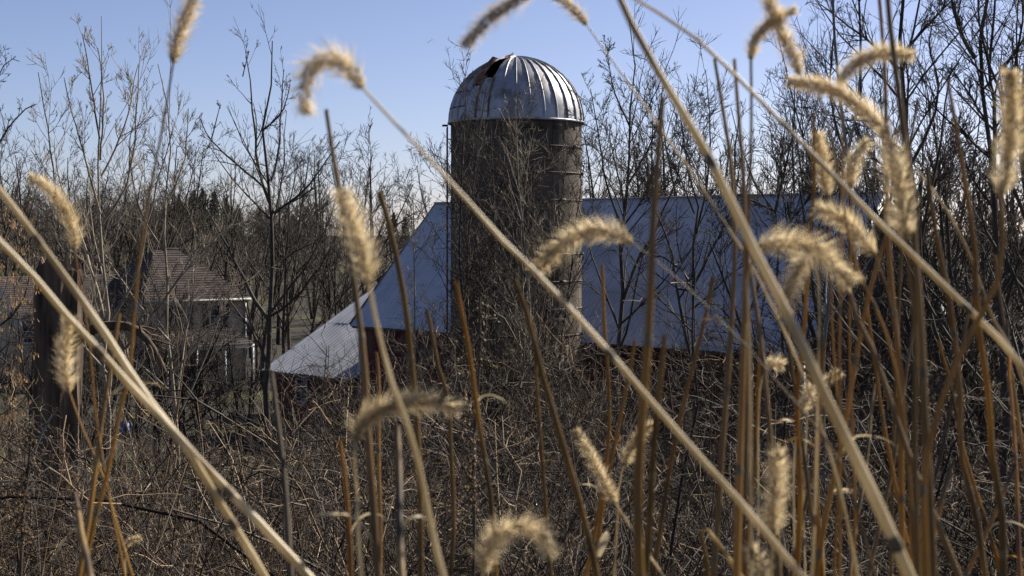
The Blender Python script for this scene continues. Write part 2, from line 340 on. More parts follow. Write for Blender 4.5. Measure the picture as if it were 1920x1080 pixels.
# dome of 30 ribbed gores
NG = 30; DR = SR + .06; dg = 2 * math.pi / NG; DZ = SZ1 - .05
def dome_pt(th, ph, r=DR): return np.array([SX + r * math.cos(ph) * math.sin(th), SY - r * math.cos(ph) * math.cos(th), DZ + r * math.sin(ph) * .985])
def gore(th, p0, p1, n=9):
    ph = np.linspace(p0, p1, n); v = []; bul = .025
    for p in ph:
        for s, o_ in ((0, 0), (.07, 0), (.5, bul * math.cos(p)), (.93, 0), (1, 0)): v.append(dome_pt(th + s * dg, p, DR + o_))
    f = [[i_ * 5 + j, i_ * 5 + j + 1, i_ * 5 + j + 6, i_ * 5 + j + 5] for i_ in range(n - 1) for j in range(4)]
    return np.array(v), np.array(f)
def seam(th, p0, p1, n=12, h=.05):
    ph = np.linspace(p0, p1, n); v = []; w_ = .022
    for p in ph:
        c = dome_pt(th, p); ou = nrm(c - np.array([SX, SY, DZ])); e = np.array([math.cos(th), math.sin(th), 0]); w2 = w_ * max(.35, math.cos(p))
        v += [c - e * w2 - ou * .01, c - e * w2 * .8 + ou * h, c + e * w2 * .8 + ou * h, c + e * w2 - ou * .01]
    f = [[i_ * 4 + j, i_ * 4 + j + 1, i_ * 4 + j + 5, i_ * 4 + j + 4] for i_ in range(n - 1) for j in range(3)]
    return np.array(v), np.array(f)
PT = R_(87)
for k in range(NG):
    th = k * dg; mid = ((th + dg / 2 + math.pi) % (2 * math.pi) - math.pi) / dg     # gore index measured from facing the camera
    if -4.2 < mid < -1.6: part('dome_panel', *gore(th, 0, R_(38 if mid > -3.2 else 30)), M['dome'], silo, True); \
        part('dome_panel', *gore(th, R_(70), PT, 4), M['rust'], silo, True)
    else: part('dome_panel', *gore(th, 0, PT), M['dome'], silo, True)
    ms = ((th + math.pi) % (2 * math.pi) - math.pi) / dg
    part('seam_rib', *seam(th, 0, PT if not (-3.7 < ms < -1.7) else R_(40)), M['dome'] if not -3.9 < ms < -1.5 else M['rust'], silo, True)
t = np.linspace(0, 2 * np.pi, 24, endpoint=False); cap = np.c_[SX + .3 * np.sin(t), SY - .3 * np.cos(t), np.full(24, DZ + DR * .985 - .01)]
part('dome_cap', np.vstack([cap, cap - [0, 0, .08]]), [list(range(24))] + [[k, (k + 1) % 24, 24 + (k + 1) % 24, 24 + k] for k in range(24)], M['dome'], silo)
part('dome_rim', *hoop_mesh(SR + .06, SZ1 - .05, .05), M['dome'], silo, True)
# the torn panel folded back over the hole, and the rusty hatch chute beside it
def curl(th0, th1, p0, p1, lift, n=6):
    v = []
    for i_, p in enumerate(np.linspace(p0, p1, n)):
        for j, th in enumerate(np.linspace(th0, th1, 4)): v.append(dome_pt(th, p, DR + .03 + lift * (i_ / (n - 1)) ** 1.5 + .05 * math.sin(j * 2.2 + i_)))
    f = [[i_ * 4 + j, i_ * 4 + j + 1, i_ * 4 + j + 5, i_ * 4 + j + 4] for i_ in range(n - 1) for j in range(3)]
    return np.array(v), np.array(f)
tag(part('torn_panel', *curl(-4.1 * dg, -2.9 * dg, R_(32), R_(63), .16), M['rust'], silo), 'rusty torn dome panel')
tag(part('torn_panel', *curl(-2.9 * dg, -1.4 * dg, R_(72), R_(84), .12), M['rust'], silo), 'rusty torn dome panel')
for k in range(-8, -4):                       # battens across the patched panels on the left
    for p in (12, 26, 40):
        v = []
        for th in np.linspace(k * dg + .02, (k + 1) * dg - .02, 4):
            for pp, rr in ((p - .6, DR + .02), (p, DR + .055), (p + .6, DR + .02)): v.append(dome_pt(th, R_(pp), rr))
        part('batten', v, [[i_ * 3 + j, i_ * 3 + j + 1, i_ * 3 + j + 4, i_ * 3 + j + 3] for i_ in range(3) for j in range(2)], M['hoop'], silo)
# ladder on the left side
lad = link('ladder', None, silo, (SX, SY, SZ0)); lad.empty_display_size = .1
th = R_(-84); ou = np.array([math.sin(th), -math.cos(th), 0]); e = np.array([math.cos(th), math.sin(th), 0]); lc = np.array([SX, SY, 0]) + ou * (SR + .14)
for s in (-1, 1):
    a = Acc(); a.box(lc + e * .22 * s + UP * ((SZ0 + SZ1 - .2) / 2), e * .02, ou * .02, UP * ((SZ1 - SZ0 - .2) / 2)); part('rail', *a.arr(), M['hoop'], lad)
a = Acc()
for z in np.arange(SZ0 + .4, SZ1 - .2, .33): a.box(lc + UP * z, e * .2, ou * .012, UP * .012)
part('rungs', *a.arr(), M['hoop'], lad)
a = Acc()
for z in np.arange(SZ0 + 1, SZ1, 1.9): a.box(lc - ou * .08 + UP * z, e * .03, ou * .09, UP * .02)
a.box(lc + UP * (SZ1 - .15) + ou * .08, e * .25, ou * .1, UP * .02)
part('bracket', *a.arr(), M['hoop'], lad)

# ------------------------------------------------------------------ the house
HA = R_(46); HE = np.array([math.cos(HA), math.sin(HA), 0]); HO = np.array([math.sin(HA), -math.cos(HA), 0])   # along front to the right, outward
HC = at(460, 559, 93.0); HZE = HC[2]; HC = HC * [1, 1, 0]; HL = 7.4; HD = 7.5; HGZ = .25
def hp(u, o, z): return HC - HE * u + HO * o + UP * z       # u: left from the right corner, o: outward
house = thing('house', 'two-storey tan house with brown hipped roof, half hidden by trees', 'house', hp(HL / 2, -HD / 2, HGZ))
def siding_wall(p0, p1, z0, z1, out, parent, step=.14):
    a = Acc(); n = int((z1 - z0) / step)
    for k in range(n):
        za, zb = z0 + k * step, z0 + (k + 1) * step
        v = [p0 + UP * za + out * .028, p1 + UP * za + out * .028, p1 + UP * zb, p0 + UP * zb, p0 + UP * za, p1 + UP * za]
        a.add(v, [[0, 1, 2, 3], [4, 5, 1, 0]])
    part('wall', *a.arr(), M['siding'], parent)
siding_wall(hp(HL, 0, 0), hp(0, 0, 0), HGZ, HZE, HO, house)
siding_wall(hp(HL, -HD, 0), hp(HL, 0, 0), HGZ, HZE, -HE, house)
siding_wall(hp(0, 0, 0), hp(0, -HD, 0), HGZ, HZE, HE, house)
siding_wall(hp(0, -HD, 0), hp(HL, -HD, 0), HGZ, HZE, -HO, house)
def courses(quad, nco, parent, name='roof'):
    """shingled roof plane: quad = eave-left, eave-right, ridge-right, ridge-left; each course laps the next"""
    q0, q1, q2, q3 = [np.asarray(a_, float) for a_ in quad]; a = Acc(); nv = nrm(np.cross(q1 - q0, q3 - q0)); nv = nv if nv[2] > 0 else -nv
    for k in range(nco):
        t0, t1 = k / nco, (k + 1) / nco
        A0, B0, A1, B1 = q0 + (q3 - q0) * t0, q1 + (q2 - q1) * t0, q0 + (q3 - q0) * t1, q1 + (q2 - q1) * t1
        m = max(1, int(np.linalg.norm(B0 - A0) / .9))
        for j in range(m):
            s0, s1 = j / m, (j + 1) / m
            a.add([A0 + (B0 - A0) * s0 + nv * .03, A0 + (B0 - A0) * s1 + nv * .03, A1 + (B1 - A1) * s1, A1 + (B1 - A1) * s0, A0 + (B0 - A0) * s0, A0 + (B0 - A0) * s1], [[0, 1, 2, 3], [4, 5, 1, 0]])
    return part(name, *a.arr(), M['shingle'], parent)
eo = .35; ZRH = HZE + 3.2
e00, e10, e11, e01 = hp(HL + eo, eo, HZE), hp(-eo, eo, HZE), hp(-eo, -HD - eo, HZE), hp(HL + eo, -HD - eo, HZE)
r0, r1 = hp(4.5, -HD / 2, ZRH), hp(2.8, -HD / 2, ZRH)
courses([e00, e10, r1, r0], 22, house); courses([e01, e00, r0, r0], 22, house); courses([e10, e11, r1, r1], 22, house); courses([e11, e01, r0, r1], 22, house)
part('soffit', [e00 - UP * .02, e10 - UP * .02, e11 - UP * .02, e01 - UP * .02], [[0, 1, 2, 3]], M['trim'], house)
a = Acc(); a.box((r0 + r1) / 2 + UP * .05, HE * 1.0, HO * .1, UP * .03); part('ridge_cap', *a.arr(), M['shingle'], house)
a = Acc(); a.box(hp(HL / 2, eo + .06, HZE - .03), HE * (HL / 2 + eo), HO * .06, UP * .07); part('gutter', *a.arr(), M['trim'], house)
a = Acc(); a.box(hp(.06, .08, (HZE + HGZ) / 2 - .1), HE * .05, HO * .05, UP * ((HZE - HGZ) / 2)); a.box(hp(.0, .25, HZE - .14), HE * .05, HO * .2, UP * .05); part('downspout', *a.arr(), M['trim'], house)
for uc in (2.33, 5.0):
    c = hp(uc, .06, HZE - 1.05)
    window(house, c, HE, HO, .92, 1.42, .12, M['trim'], False)
    for s in (-1, 1):
        a = Acc(); a.box(c + HE * s * .76, HE * .22, HO * .025, UP * .76); part('shutter', *a.arr(), M['shutter'], house)
# porch across the front
pz = HZE - 1.95
courses([hp(HL + .2, 2.3, pz - .85), hp(.9, 2.3, pz - .85), hp(.9, .05, pz), hp(HL + .2, .05, pz)], 8, house, 'porch_roof')
a = Acc(); a.box(hp(HL / 2 + .55, 2.22, pz - .97), HE * (HL / 2 - .35), HO * .05, UP * .09); part('porch_beam', *a.arr(), M['trim'], house)
for u in (1.0, 3.1, 5.2, 7.3):
    a = Acc(); a.box(hp(u, 2.2, (HGZ + pz - 1.0) / 2 - .05), HE * .07, HO * .07, UP * ((pz - 1.0 - HGZ) / 2 + .08)); part('porch_post', *a.arr(), M['trim'], house)
a = Acc(); a.box(hp(4.2, .05, HGZ + 1.25), HE * .48, HO * .03, UP * 1.05); dr = part('door', *a.arr(), M['shutter'], house)
a = Acc(); a.box(hp(3.85, .11, HGZ + 1.2), HE * .04, HO * .04, UP * .04); part('handle', *a.arr(), M['hoop'], dr)
# lower wing going left
wl, wo_, wd = 7.0, -2.2, 6.0; wz = HZE - .5
siding_wall(hp(HL + wl, wo_, 0), hp(HL, wo_, 0), HGZ, wz, HO, house)
siding_wall(hp(HL + wl, wo_ - wd, 0), hp(HL + wl, wo_, 0), HGZ, wz, -HE, house)
rA, rB = hp(HL + wl + .3, wo_ - wd / 2, wz + 2.1), hp(HL - 1.2, wo_ - wd / 2, wz + 2.1)
courses([hp(HL + wl + .3, wo_ + .35, wz), hp(HL, wo_ + .35, wz), rB, rA], 18, house); courses([hp(HL + wl + .3, wo_ - wd - .35, wz), hp(HL, wo_ - wd - .35, wz), rB, rA], 18, house)
part('gable', [hp(HL + wl, wo_, wz), hp(HL + wl, wo_ - wd, wz), hp(HL + wl, wo_ - wd / 2, wz + 1.95)], [[0, 1, 2]], M['siding'], house)
a = Acc(); a.box(hp(HL + wl / 2, wo_ + .41, wz - .03), HE * (wl / 2), HO * .06, UP * .07); part('gutter', *a.arr(), M['trim'], house)
for uc in (HL + 3.0, HL + 6.6): window(house, hp(uc, wo_ + .06, wz - 1.1), HE, HO, .92, 1.42, .12, M['trim'], False)

# ------------------------------------------------------------------ trees
def tree_obj(name, label, cat, base, trunkPR, crown, matl, group=None, tk=7):
    t = thing(name, label, cat, base, group)
    a = Acc()
    for P, R in trunkPR: a.add(*tubes(P, R, tk))
    part('trunk', *a.arr(), matl, t, True)
    a = Acc()
    for P, R, k in crown: a.add(*tubes(P, R, k))
    part('crown', *a.arr(), matl, t, True)
    return t
def resample(pts, n):
    pts = np.asarray(pts, float); s = np.r_[0, np.cumsum(np.linalg.norm(np.diff(pts, axis=0), axis=1))]; u = np.linspace(0, s[-1], n)
    # smooth with a Catmull-Rom through the points
    m = len(pts); out = []
    for ui in u:
        k = min(np.searchsorted(s, ui, side='right') - 1, m - 2); t_ = (ui - s[k]) / max(s[k + 1] - s[k], 1e-9)
        p0, p1, p2, p3 = pts[max(k - 1, 0)], pts[k], pts[k + 1], pts[min(k + 2, m - 1)]
        out.append(.5 * ((2 * p1) + (-p0 + p2) * t_ + (2 * p0 - 5 * p1 + 4 * p2 - p3) * t_ ** 2 + (-p0 + 3 * p1 - 3 * p2 + p3) * t_ ** 3))
    return np.array(out)
def twigs(r, P, R, ks, dens=1., rmin=.005, trop=.06, ang=(22, 55), lf=(.45, .5, .5)):
    out = []
    for lv, k in enumerate(ks):
        P, R = kids(r, P, R, max(1, int(k * dens)), (.18 if lv == 0 else .15, 1), ang, lf[min(lv, len(lf) - 1)], 6 if lv == 0 else (5), trop, .09, .58, rmin, shrink=.4)
        out.append((P, R, 4 if lv == 0 else 3))
    return out
def traced_tree(name, label, Yd, limbs, matl, ks=(7, 5, 4), seed=1, rmin=None, trop=.06, group=None, spread=.12, lf=(.45, .5, .5), cat='tree'):
    """limbs: (pixel polyline from the root upward, width px at start, at end); the first is the trunk"""
    r = np.random.default_rng(seed); TP = []; LP, LR = [], []; rmin = rmin or .00021 * Yd
    for k, (pl, w0, w1) in enumerate(limbs):
        pts = np.array([at(x, y, Yd) for x, y in pl])
        if k == 0:
            g = ground(pts[0, 0], Yd); base = np.array([pts[0, 0], Yd, g])
            if pts[0, 2] > g: pts = np.vstack([[pts[0, 0] + (pts[0, 0] - pts[1, 0]) * .3, Yd, g - .15], pts])
        L = np.linalg.norm(np.diff(pts, axis=0), axis=1).sum()
        P = resample(pts, 12); s = np.linspace(0, 1, 12)
        if k:
            prev = np.concatenate(LP); pp = np.c_[prev[:, 0] / prev[:, 1] * F + 960, HZ - (prev[:, 2] - CZ) / prev[:, 1] * F]
            y0 = prev[np.argmin(np.hypot(*(pp - np.array(pl[0])).T)), 1]; sc = y0 / Yd
            P = (P - [0, 0, CZ]) * sc + [0, 0, CZ]; P[:, 1] += r.choice([-1, 1]) * r.uniform(.1, .4) * L * s
        P += r.normal(0, .012, P.shape) * L * .3 * (s * (1 - s) * 4)[:, None]
        R = np.linspace(w0, w1, 12) / 2 * Yd / F
        if k == 0: TP.append((P[None], R[None]))
        else: TP.append((P[None], R[None]))
        LP.append(P); LR.append(R)
    crown = twigs(r, np.array(LP), np.array(LR), ks, rmin=rmin, trop=trop, lf=lf)
    return tree_obj(name, label, cat, base, TP, crown, matl, group)
def random_tree(r, h, r0, stems=1, ks=(12, 6, 5), spread=12, trop=.06, ang=(25, 55), rmin=.006, lf=(.42, .45, .5), t0=.25):
    az = r.uniform(0, 2 * np.pi, stems); a = np.radians(r.uniform(.2, 1, stems) * spread) if stems > 1 else np.radians(np.array([spread * .3]))
    d = np.c_[np.sin(a) * np.cos(az), np.sin(a) * np.sin(az), np.cos(a)]
    L = h * r.uniform(.75, 1, stems); L[0] = h
    P = grow(r, np.c_[r.normal(0, .12, (stems, 2)) * (stems > 1), np.full(stems, -.15)], d, L, 11, .03, .06)
    R = r0 * (L / h)[:, None] * np.linspace(1, .14, 11)[None] ** .9
    out = []; Pk, Rk = P, R
    for lv, k in enumerate(ks):
        Pk, Rk = kids(r, Pk, Rk, k, (t0 if lv == 0 else .15, 1), ang, lf[lv], 6 if lv == 0 else 4, trop, .09, .58, rmin, shrink=.4); out.append((Pk, Rk, 4 if lv == 0 else 3))
    return (P, R), out
def tree_meshes(name, TR, crown, matl):
    a = Acc(); a.add(*tubes(*TR, 7)); tm = mesh('trunk', *a.arr(), matl, True)
    a = Acc()
    for P, R, k in crown: a.add(*tubes(P, R, k))
    return tm, mesh('crown', *a.arr(), matl, True)
def place(name, label, cat, ms, loc, rz=0., s=1., group=None, tilt=0.):
    t = thing(name, label, cat, loc, group); t.rotation_euler = (tilt, 0, rz); t.scale = (s, s, s)
    for nm, m in zip(('trunk', 'crown'), ms):
        o = bpy.data.objects.new(nm, m); COL.objects.link(o); o.parent = t
    return t
def gpos(px, Yd): x = (px - 960) / F * Yd; return np.array([x, Yd, float(ground(x, Yd))])
def z7(l, sx=1.8, ox=380, oy=60): return [(x / sx + ox, y / sx + oy) for x, y in l]

traced_tree('bare_tree', 'slender bare tree between the house and the shed roof', 40, [
    (z7([(220, 1080), (222, 970), (235, 790), (240, 610), (232, 500), (207, 330), (232, 160), (235, 30)]), 15, 2),
    (z7([(222, 970), (170, 900), (110, 790), (60, 700), (0, 600)]), 9, 2.5), (z7([(240, 610), (190, 500), (165, 380), (150, 280), (133, 150), (110, 40)]), 7, 1.5),
    (z7([(232, 500), (250, 400), (250, 250), (252, 110)]), 5, 1.5), (z7([(215, 530), (110, 440), (30, 360), (0, 290)]), 5, 1.5), (z7([(30, 360), (55, 250)]), 3, 1.2),
    (z7([(242, 610), (330, 540), (400, 440), (450, 360)]), 6, 1.5), (z7([(236, 790), (330, 730), (400, 700)]), 5, 1.6), (z7([(225, 960), (300, 910), (400, 790), (440, 720)]), 6, 1.5),
    (z7([(205, 330), (270, 270), (300, 180)]), 4, 1.2), (z7([(135, 150), (160, 70)]), 2.5, 1.2)], M['bark'], (7, 4, 3), 11, lf=(.28, .4, .5))
traced_tree('bare_tree', 'pale many-stemmed bare tree with tall whip shoots left of the house', 32, [
    ([(205, 900), (200, 700), (195, 560), (188, 400), (186, 300), (189, 240), (187, 170), (191, 110), (190, 30)], 10, 1.1),
    ([(196, 600), (150, 480), (110, 400), (75, 330), (55, 250)], 6, 1.5), ([(188, 400), (165, 300), (140, 190), (134, 150)], 5, 1.5), ([(187, 260), (180, 150), (173, 72)], 4, 1.5),
    ([(190, 330), (225, 230), (240, 110)], 4.5, 1.5), ([(192, 420), (240, 330), (250, 200), (252, 118)], 5, 1.5), ([(197, 620), (260, 520), (300, 380), (345, 240)], 6, 1.5),
    ([(194, 500), (130, 420), (120, 280), (114, 150)], 5, 1.5), ([(200, 700), (120, 620), (60, 560), (20, 470)], 6, 1.5), ([(199, 680), (250, 640), (320, 560), (400, 450)], 6, 1.5), ([(188, 300), (205, 200), (205, 100)], 4, 1.5)],
    M['bark_pale'], (8, 5, 4), 12, trop=.16, lf=(.33, .45, .5))
traced_tree('bare_tree', 'pale leaning bare tree in front of the house roof', 36, [
    ([(330, 830), (322, 700), (310, 560), (305, 400), (318, 300), (312, 190), (296, 120)], 9, 1.5), ([(318, 640), (260, 560), (215, 480), (180, 400)], 5, 1.5), ([(310, 560), (370, 470), (420, 420), (440, 350)], 5, 1.5),
    ([(305, 400), (340, 300), (345, 200)], 4, 1.3), ([(322, 700), (400, 600), (440, 520)], 5, 1.4), ([(307, 470), (270, 390), (262, 280), (280, 230)], 4, 1.3), ([(325, 740), (250, 680), (170, 640), (110, 560)], 5, 1.4)],
    M['bark_pale'], (7, 5, 4), 13, trop=.14, lf=(.35, .45, .5))
traced_tree('bare_tree', 'dark bare tree with a forked trunk before the barn, nearest right of the silo', 42, [
    ([(1158, 690), (1160, 640), (1167, 561), (1170, 449), (1175, 360), (1182, 240), (1190, 130), (1180, 40)], 12, 1.5), ([(1166, 570), (1199, 482), (1224, 449), (1242, 400), (1272, 335), (1290, 240)], 7, 1.5),
    ([(1162, 620), (1130, 530), (1105, 450), (1085, 370)], 5, 1.4), ([(1171, 440), (1135, 340), (1120, 250), (1105, 170)], 5, 1.4), ([(1176, 350), (1230, 250), (1250, 150)], 5, 1.4), ([(1182, 240), (1150, 160), (1140, 90)], 4, 1.2), ([(1172, 420), (1215, 350), (1260, 200)], 4, 1.2)],
    M['bark'], (11, 7, 4), 14, lf=(.34, .42, .5))
traced_tree('bare_tree', 'two-stemmed dark bare tree before the middle of the barn roof', 41, [
    ([(1300, 700), (1297, 640), (1298, 532), (1306, 438), (1304, 366), (1285, 290), (1270, 170)], 10, 1.5), ([(1299, 690), (1275, 590), (1260, 518), (1246, 449), (1205, 370), (1160, 320)], 7, 1.4),
    ([(1298, 540), (1340, 450), (1362, 400), (1380, 300)], 6, 1.4), ([(1306, 438), (1330, 340), (1340, 220), (1335, 120)], 5, 1.3), ([(1302, 400), (1270, 330), (1230, 250)], 4, 1.2), ([(1298, 580), (1360, 520), (1420, 470)], 4, 1.2)],
    M['bark'], (11, 7, 4), 15, lf=(.34, .42, .5))
traced_tree('bare_tree', 'crooked dark bare tree forking low before the barn roof\'s right third', 38, [
    ([(1470, 720), (1462, 560), (1457, 445), (1452, 395), (1430, 360), (1395, 300), (1370, 200)], 9, 1.4), ([(1453, 400), (1462, 340), (1480, 250), (1475, 150)], 6, 1.3), ([(1452, 395), (1410, 375), (1350, 345)], 5, 1.3),
    ([(1457, 445), (1500, 390), (1540, 330), (1560, 240)], 5, 1.3), ([(1462, 540), (1410, 480), (1370, 430)], 4, 1.2)], M['bark'], (11, 7, 4), 16, lf=(.36, .42, .5))
def zr(l): return [(x / 1.928 + 1380, y / 1.928) for x, y in l]
traced_tree('bare_tree', 'stout dark bare tree with wide crown at the photo\'s right', 27, [
    (zr([(660, 1250), (655, 1000), (650, 860), (635, 650), (600, 400), (590, 250), (600, 100), (610, -60)]), 19, 6),
    (zr([(590, 250), (500, 150), (420, 80), (330, 0)]), 7, 2), (zr([(595, 200), (680, 100), (770, 0)]), 7, 2), (zr([(620, 560), (470, 430), (350, 300), (270, 240)]), 7, 2), (zr([(630, 600), (720, 450), (760, 300), (740, 150), (770, 20)]), 7, 2),
    (zr([(640, 700), (560, 620), (470, 560), (400, 420)]), 6, 2), (zr([(645, 760), (740, 650), (800, 520)]), 6, 2)], M['bark'], (12, 7, 5), 17, lf=(.42, .42, .5))
traced_tree('bare_tree', 'dark bare tree with curved crossing limbs near the photo\'s right edge', 25, [
    (zr([(960, 1300), (950, 1000), (935, 800), (920, 560), (900, 400), (865, 210), (905, 80), (920, -60)]), 15, 6), (zr([(865, 210), (820, 120), (790, 0), (780, -60)]), 9, 4),
    (zr([(930, 700), (970, 400), (965, 250), (990, 100), (1015, -50)]), 10, 4), (zr([(965, 250), (1060, 130), (1120, 60)]), 7, 3), (zr([(905, 440), (830, 330), (770, 250)]), 5, 2), (zr([(920, 560), (850, 520), (760, 430)]), 5, 2), (zr([(935, 760), (840, 650), (800, 560)]), 5, 2)],
    M['bark'], (12, 7, 5), 18, lf=(.42, .42, .5))
traced_tree('bare_tree', 'dark bare tree cut off by the photo\'s right edge', 23, [
    ([(1935, 800), (1930, 600), (1925, 400), (1915, 250), (1925, 100), (1935, -30)], 18, 7), ([(1926, 420), (1880, 330), (1850, 200), (1800, 90), (1780, -20)], 8, 2.5), ([(1918, 270), (1880, 180), (1890, 60), (1875, -30)], 7, 2.5), ([(1930, 600), (1880, 500), (1830, 440), (1790, 330)], 6, 2)], M['bark'], (12, 7, 5), 19, lf=(.42, .42, .5))
traced_tree('sapling', 'smooth grey straight sapling in front of the barn\'s right end', 16, [
    ([(1543, 800), (1547, 680), (1560, 520), (1573, 400), (1582, 270), (1575, 150), (1564, 60), (1560, -40)], 9, 5), ([(1578, 330), (1610, 200), (1625, 60), (1640, -20)], 4, 2)], M['bark_grey'], (4, 3, 2), 20, lf=(.2, .4, .5), cat='sapling')
traced_tree('bare_tree', 'thin dark bare tree behind the grey sapling, top out of frame', 30, [
    ([(1590, 760), (1600, 600), (1598, 450), (1590, 300), (1612, 160), (1610, -20)], 9, 4), ([(1598, 450), (1540, 340), (1500, 200), (1470, 60)], 6, 1.6), ([(1592, 310), (1550, 200), (1545, 60), (1530, -20)], 5, 1.6), ([(1600, 560), (1650, 420), (1660, 260)], 5, 1.5)], M['bark'], (13, 7, 5), 21, lf=(.34, .42, .5))
# saplings crowding the silo
for px, tp, sd_, lab in ((898, 150, 31, 'leftmost twiggy sapling growing up the silo\'s front'), (935, 215, 32, 'pale twiggy sapling in front of the silo, left of its middle'), (985, 190, 33, 'tallest pale twiggy sapling over the silo\'s middle'),
                         (1022, 260, 34, 'rightmost shorter twiggy sapling against the silo\'s front'), (868, 330, 35, 'low twiggy sapling at the silo\'s left edge'), (760, 420, 36, 'thin sapling before the barn roof left of the silo')):
    r = np.random.default_rng(sd_); Yd = 45 + (sd_ % 3); b = gpos(px, Yd); h = at(0, tp, Yd)[2] - b[2]
    TR, cr = random_tree(r, h, .062, 3 if sd_ != 36 else 1, (22, 7, 3), 7, .09, (22, 60), .0095, (.24, .45, .5), .12)
    ms = tree_meshes('sapling', TR, cr, M['bark_pale'] if sd_ in (33, 36) else M['bark']); place('sapling', lab, 'sapling', ms, b)
# left edge tree hung with winged seeds
r = np.random.default_rng(41); Yd = 14
b = gpos(-60, Yd)
lim = [([(-60, 1000), (-58, 700), (-50, 400), (-30, 150)], 16, 4), ([(-52, 560), (0, 480), (30, 420), (60, 330)], 5, 2), ([(-50, 430), (-10, 330), (15, 265), (55, 215), (85, 200)], 6, 2), ([(-56, 640), (10, 600), (45, 540), (40, 450)], 5, 2),
       ([(-58, 760), (20, 720), (80, 830), (95, 790)], 5, 2), ([(-15, 340), (5, 220), (28, 120)], 4, 1.5), ([(-55, 620), (20, 680), (70, 720)], 4, 1.5), ([(-40, 250), (0, 120), (28, 112)], 4, 1.5)]
bx = traced_tree('bare_tree', 'bare tree hung with brown winged seeds at the left edge', Yd, lim, M['bark'], (6, 4, 3), 42, lf=(.22, .4, .5), rmin=.003)
acc = Acc(); n_s = 0
for cl in range(120):
    px, py = r.uniform(-30, 75), r.uniform(370, 800)
    if r.random() < .5: px = r.uniform(-20, 45)
    c = at(px, py, Yd + r.normal(0, .5)); acc.add(*tubes(np.array([[c + [0, 0, .10], c]]), np.array([[.0015, .0012]]), 3))
    for k in range(r.integers(4, 10)):
        d = nrm(np.array([r.normal(0, .35), r.normal(0, .35), -1])); s = nrm(np.cross(d, r.normal(size=3))); p = c + r.normal(0, .022, 3); l = r.uniform(.035, .055); w_ = l * .32
        acc.add([p, p + d * l * .35 + s * w_ * .3, p + d * l * .9 + s * w_, p + d * l, p + d * l * .4 - s * w_ * .2, p], [[0, 1, 2, 3], [0, 3, 4, 5]])
so = part('seed_clusters', *acc.arr(), M['samara'], bx); tag(so, 'dry brown winged seed clusters', kind='stuff')

# the broken dead trunk
Yd = 19.; b = gpos(105, Yd); snag = thing('dead_tree', 'thick dark broken-topped dead tree trunk left of the house', 'dead tree', b)
n, kk = 26, 26; r = np.random.default_rng(5); zt = at(0, 478, Yd)[2]; zz = np.linspace(b[2] - .2, zt, n); v = []
ridge = .06 * np.sin(np.arange(kk) * 2.4 + 1) + r.normal(0, .035, kk)
for k, z in enumerate(zz):
    s = k / (n - 1); rad = .335 * (1 + .45 * (1 - s) ** 3) * (1 - .12 * s)
    for j in range(kk):
        t = j / kk * 2 * np.pi; rr = rad * (1 + ridge[j] + .035 * math.sin(j * 1.7 + k * .8) + r.normal(0, .02)) * (1 - (.45 * max(0, math.cos(t - 1.2)) if .38 < s < .66 else 0) * math.sin((s - .38) / .28 * math.pi if .38 < s < .66 else 0))
        zj = z + (r.uniform(-.45, .12) * (1 if k == n - 1 else 0))
        v.append([b[0] + rr * math.cos(t) + .05 * s, b[1] + rr * math.sin(t), zj])
f = [[i_ * kk + j, i_ * kk + (j + 1) % kk, (i_ + 1) * kk + (j + 1) % kk, (i_ + 1) * kk + j] for i_ in range(n - 1) for j in range(kk)]
v.append([b[0], b[1], zt - .5]); f += [[(n - 1) * kk + j, (n - 1) * kk + (j + 1) % kk, len(v) - 1] for j in range(kk)]
part('trunk', v, f, M['snag'], snag)
P = resample([at(125, 655, Yd), at(170, 618, Yd - .1), at(240, 612, Yd - .3), at(282, 645, Yd - .5), at(310, 700, Yd - .6)], 12)
a = Acc(); a.add(*tubes(P[None], np.linspace(.085, .035, 12)[None], 7)); P2, R2 = kids(np.random.default_rng(3), P[None], np.linspace(.06, .03, 12)[None], 7, (.4, 1), (20, 60), .4, 6, .02, .2, .5, .006); a.add(*tubes(P2, R2, 4)); part('limb', *a.arr(), M['snag'], snag, True)
# pale fallen branch at lower left
P = resample([at(-25, 905, 13), at(40, 901, 13), at(68, 898, 12.9), at(120, 878, 12.7)], 10); P3 = resample([at(62, 940, 13), at(100, 915, 12.8), at(132, 885, 12.6)], 8); P4 = resample([at(20, 1100, 13), at(40, 1000, 13), at(61, 942, 13), at(62, 860, 13), at(85, 800, 13.05), at(110, 765, 13)], 12)
br = thing('dead_branch', 'pale bare forked dead branch at the foot of the dead trunk', 'branch', (P4[0][0], 13, float(ground(P4[0][0], 13))))
P4[0][2] = ground(P4[0][0], 13) - .05
part('main_stem', *tubes(P4[None], np.linspace(.022, .010, 12)[None], 6), M['bark_grey'], br, True)
part('fork', *tubes(P3[None], np.linspace(.012, .006, 8)[None], 5), M['bark_pale'], br, True); part('fork', *tubes(P[None], np.linspace(.013, .009, 10)[None], 5), M['bark_pale'], br, True)

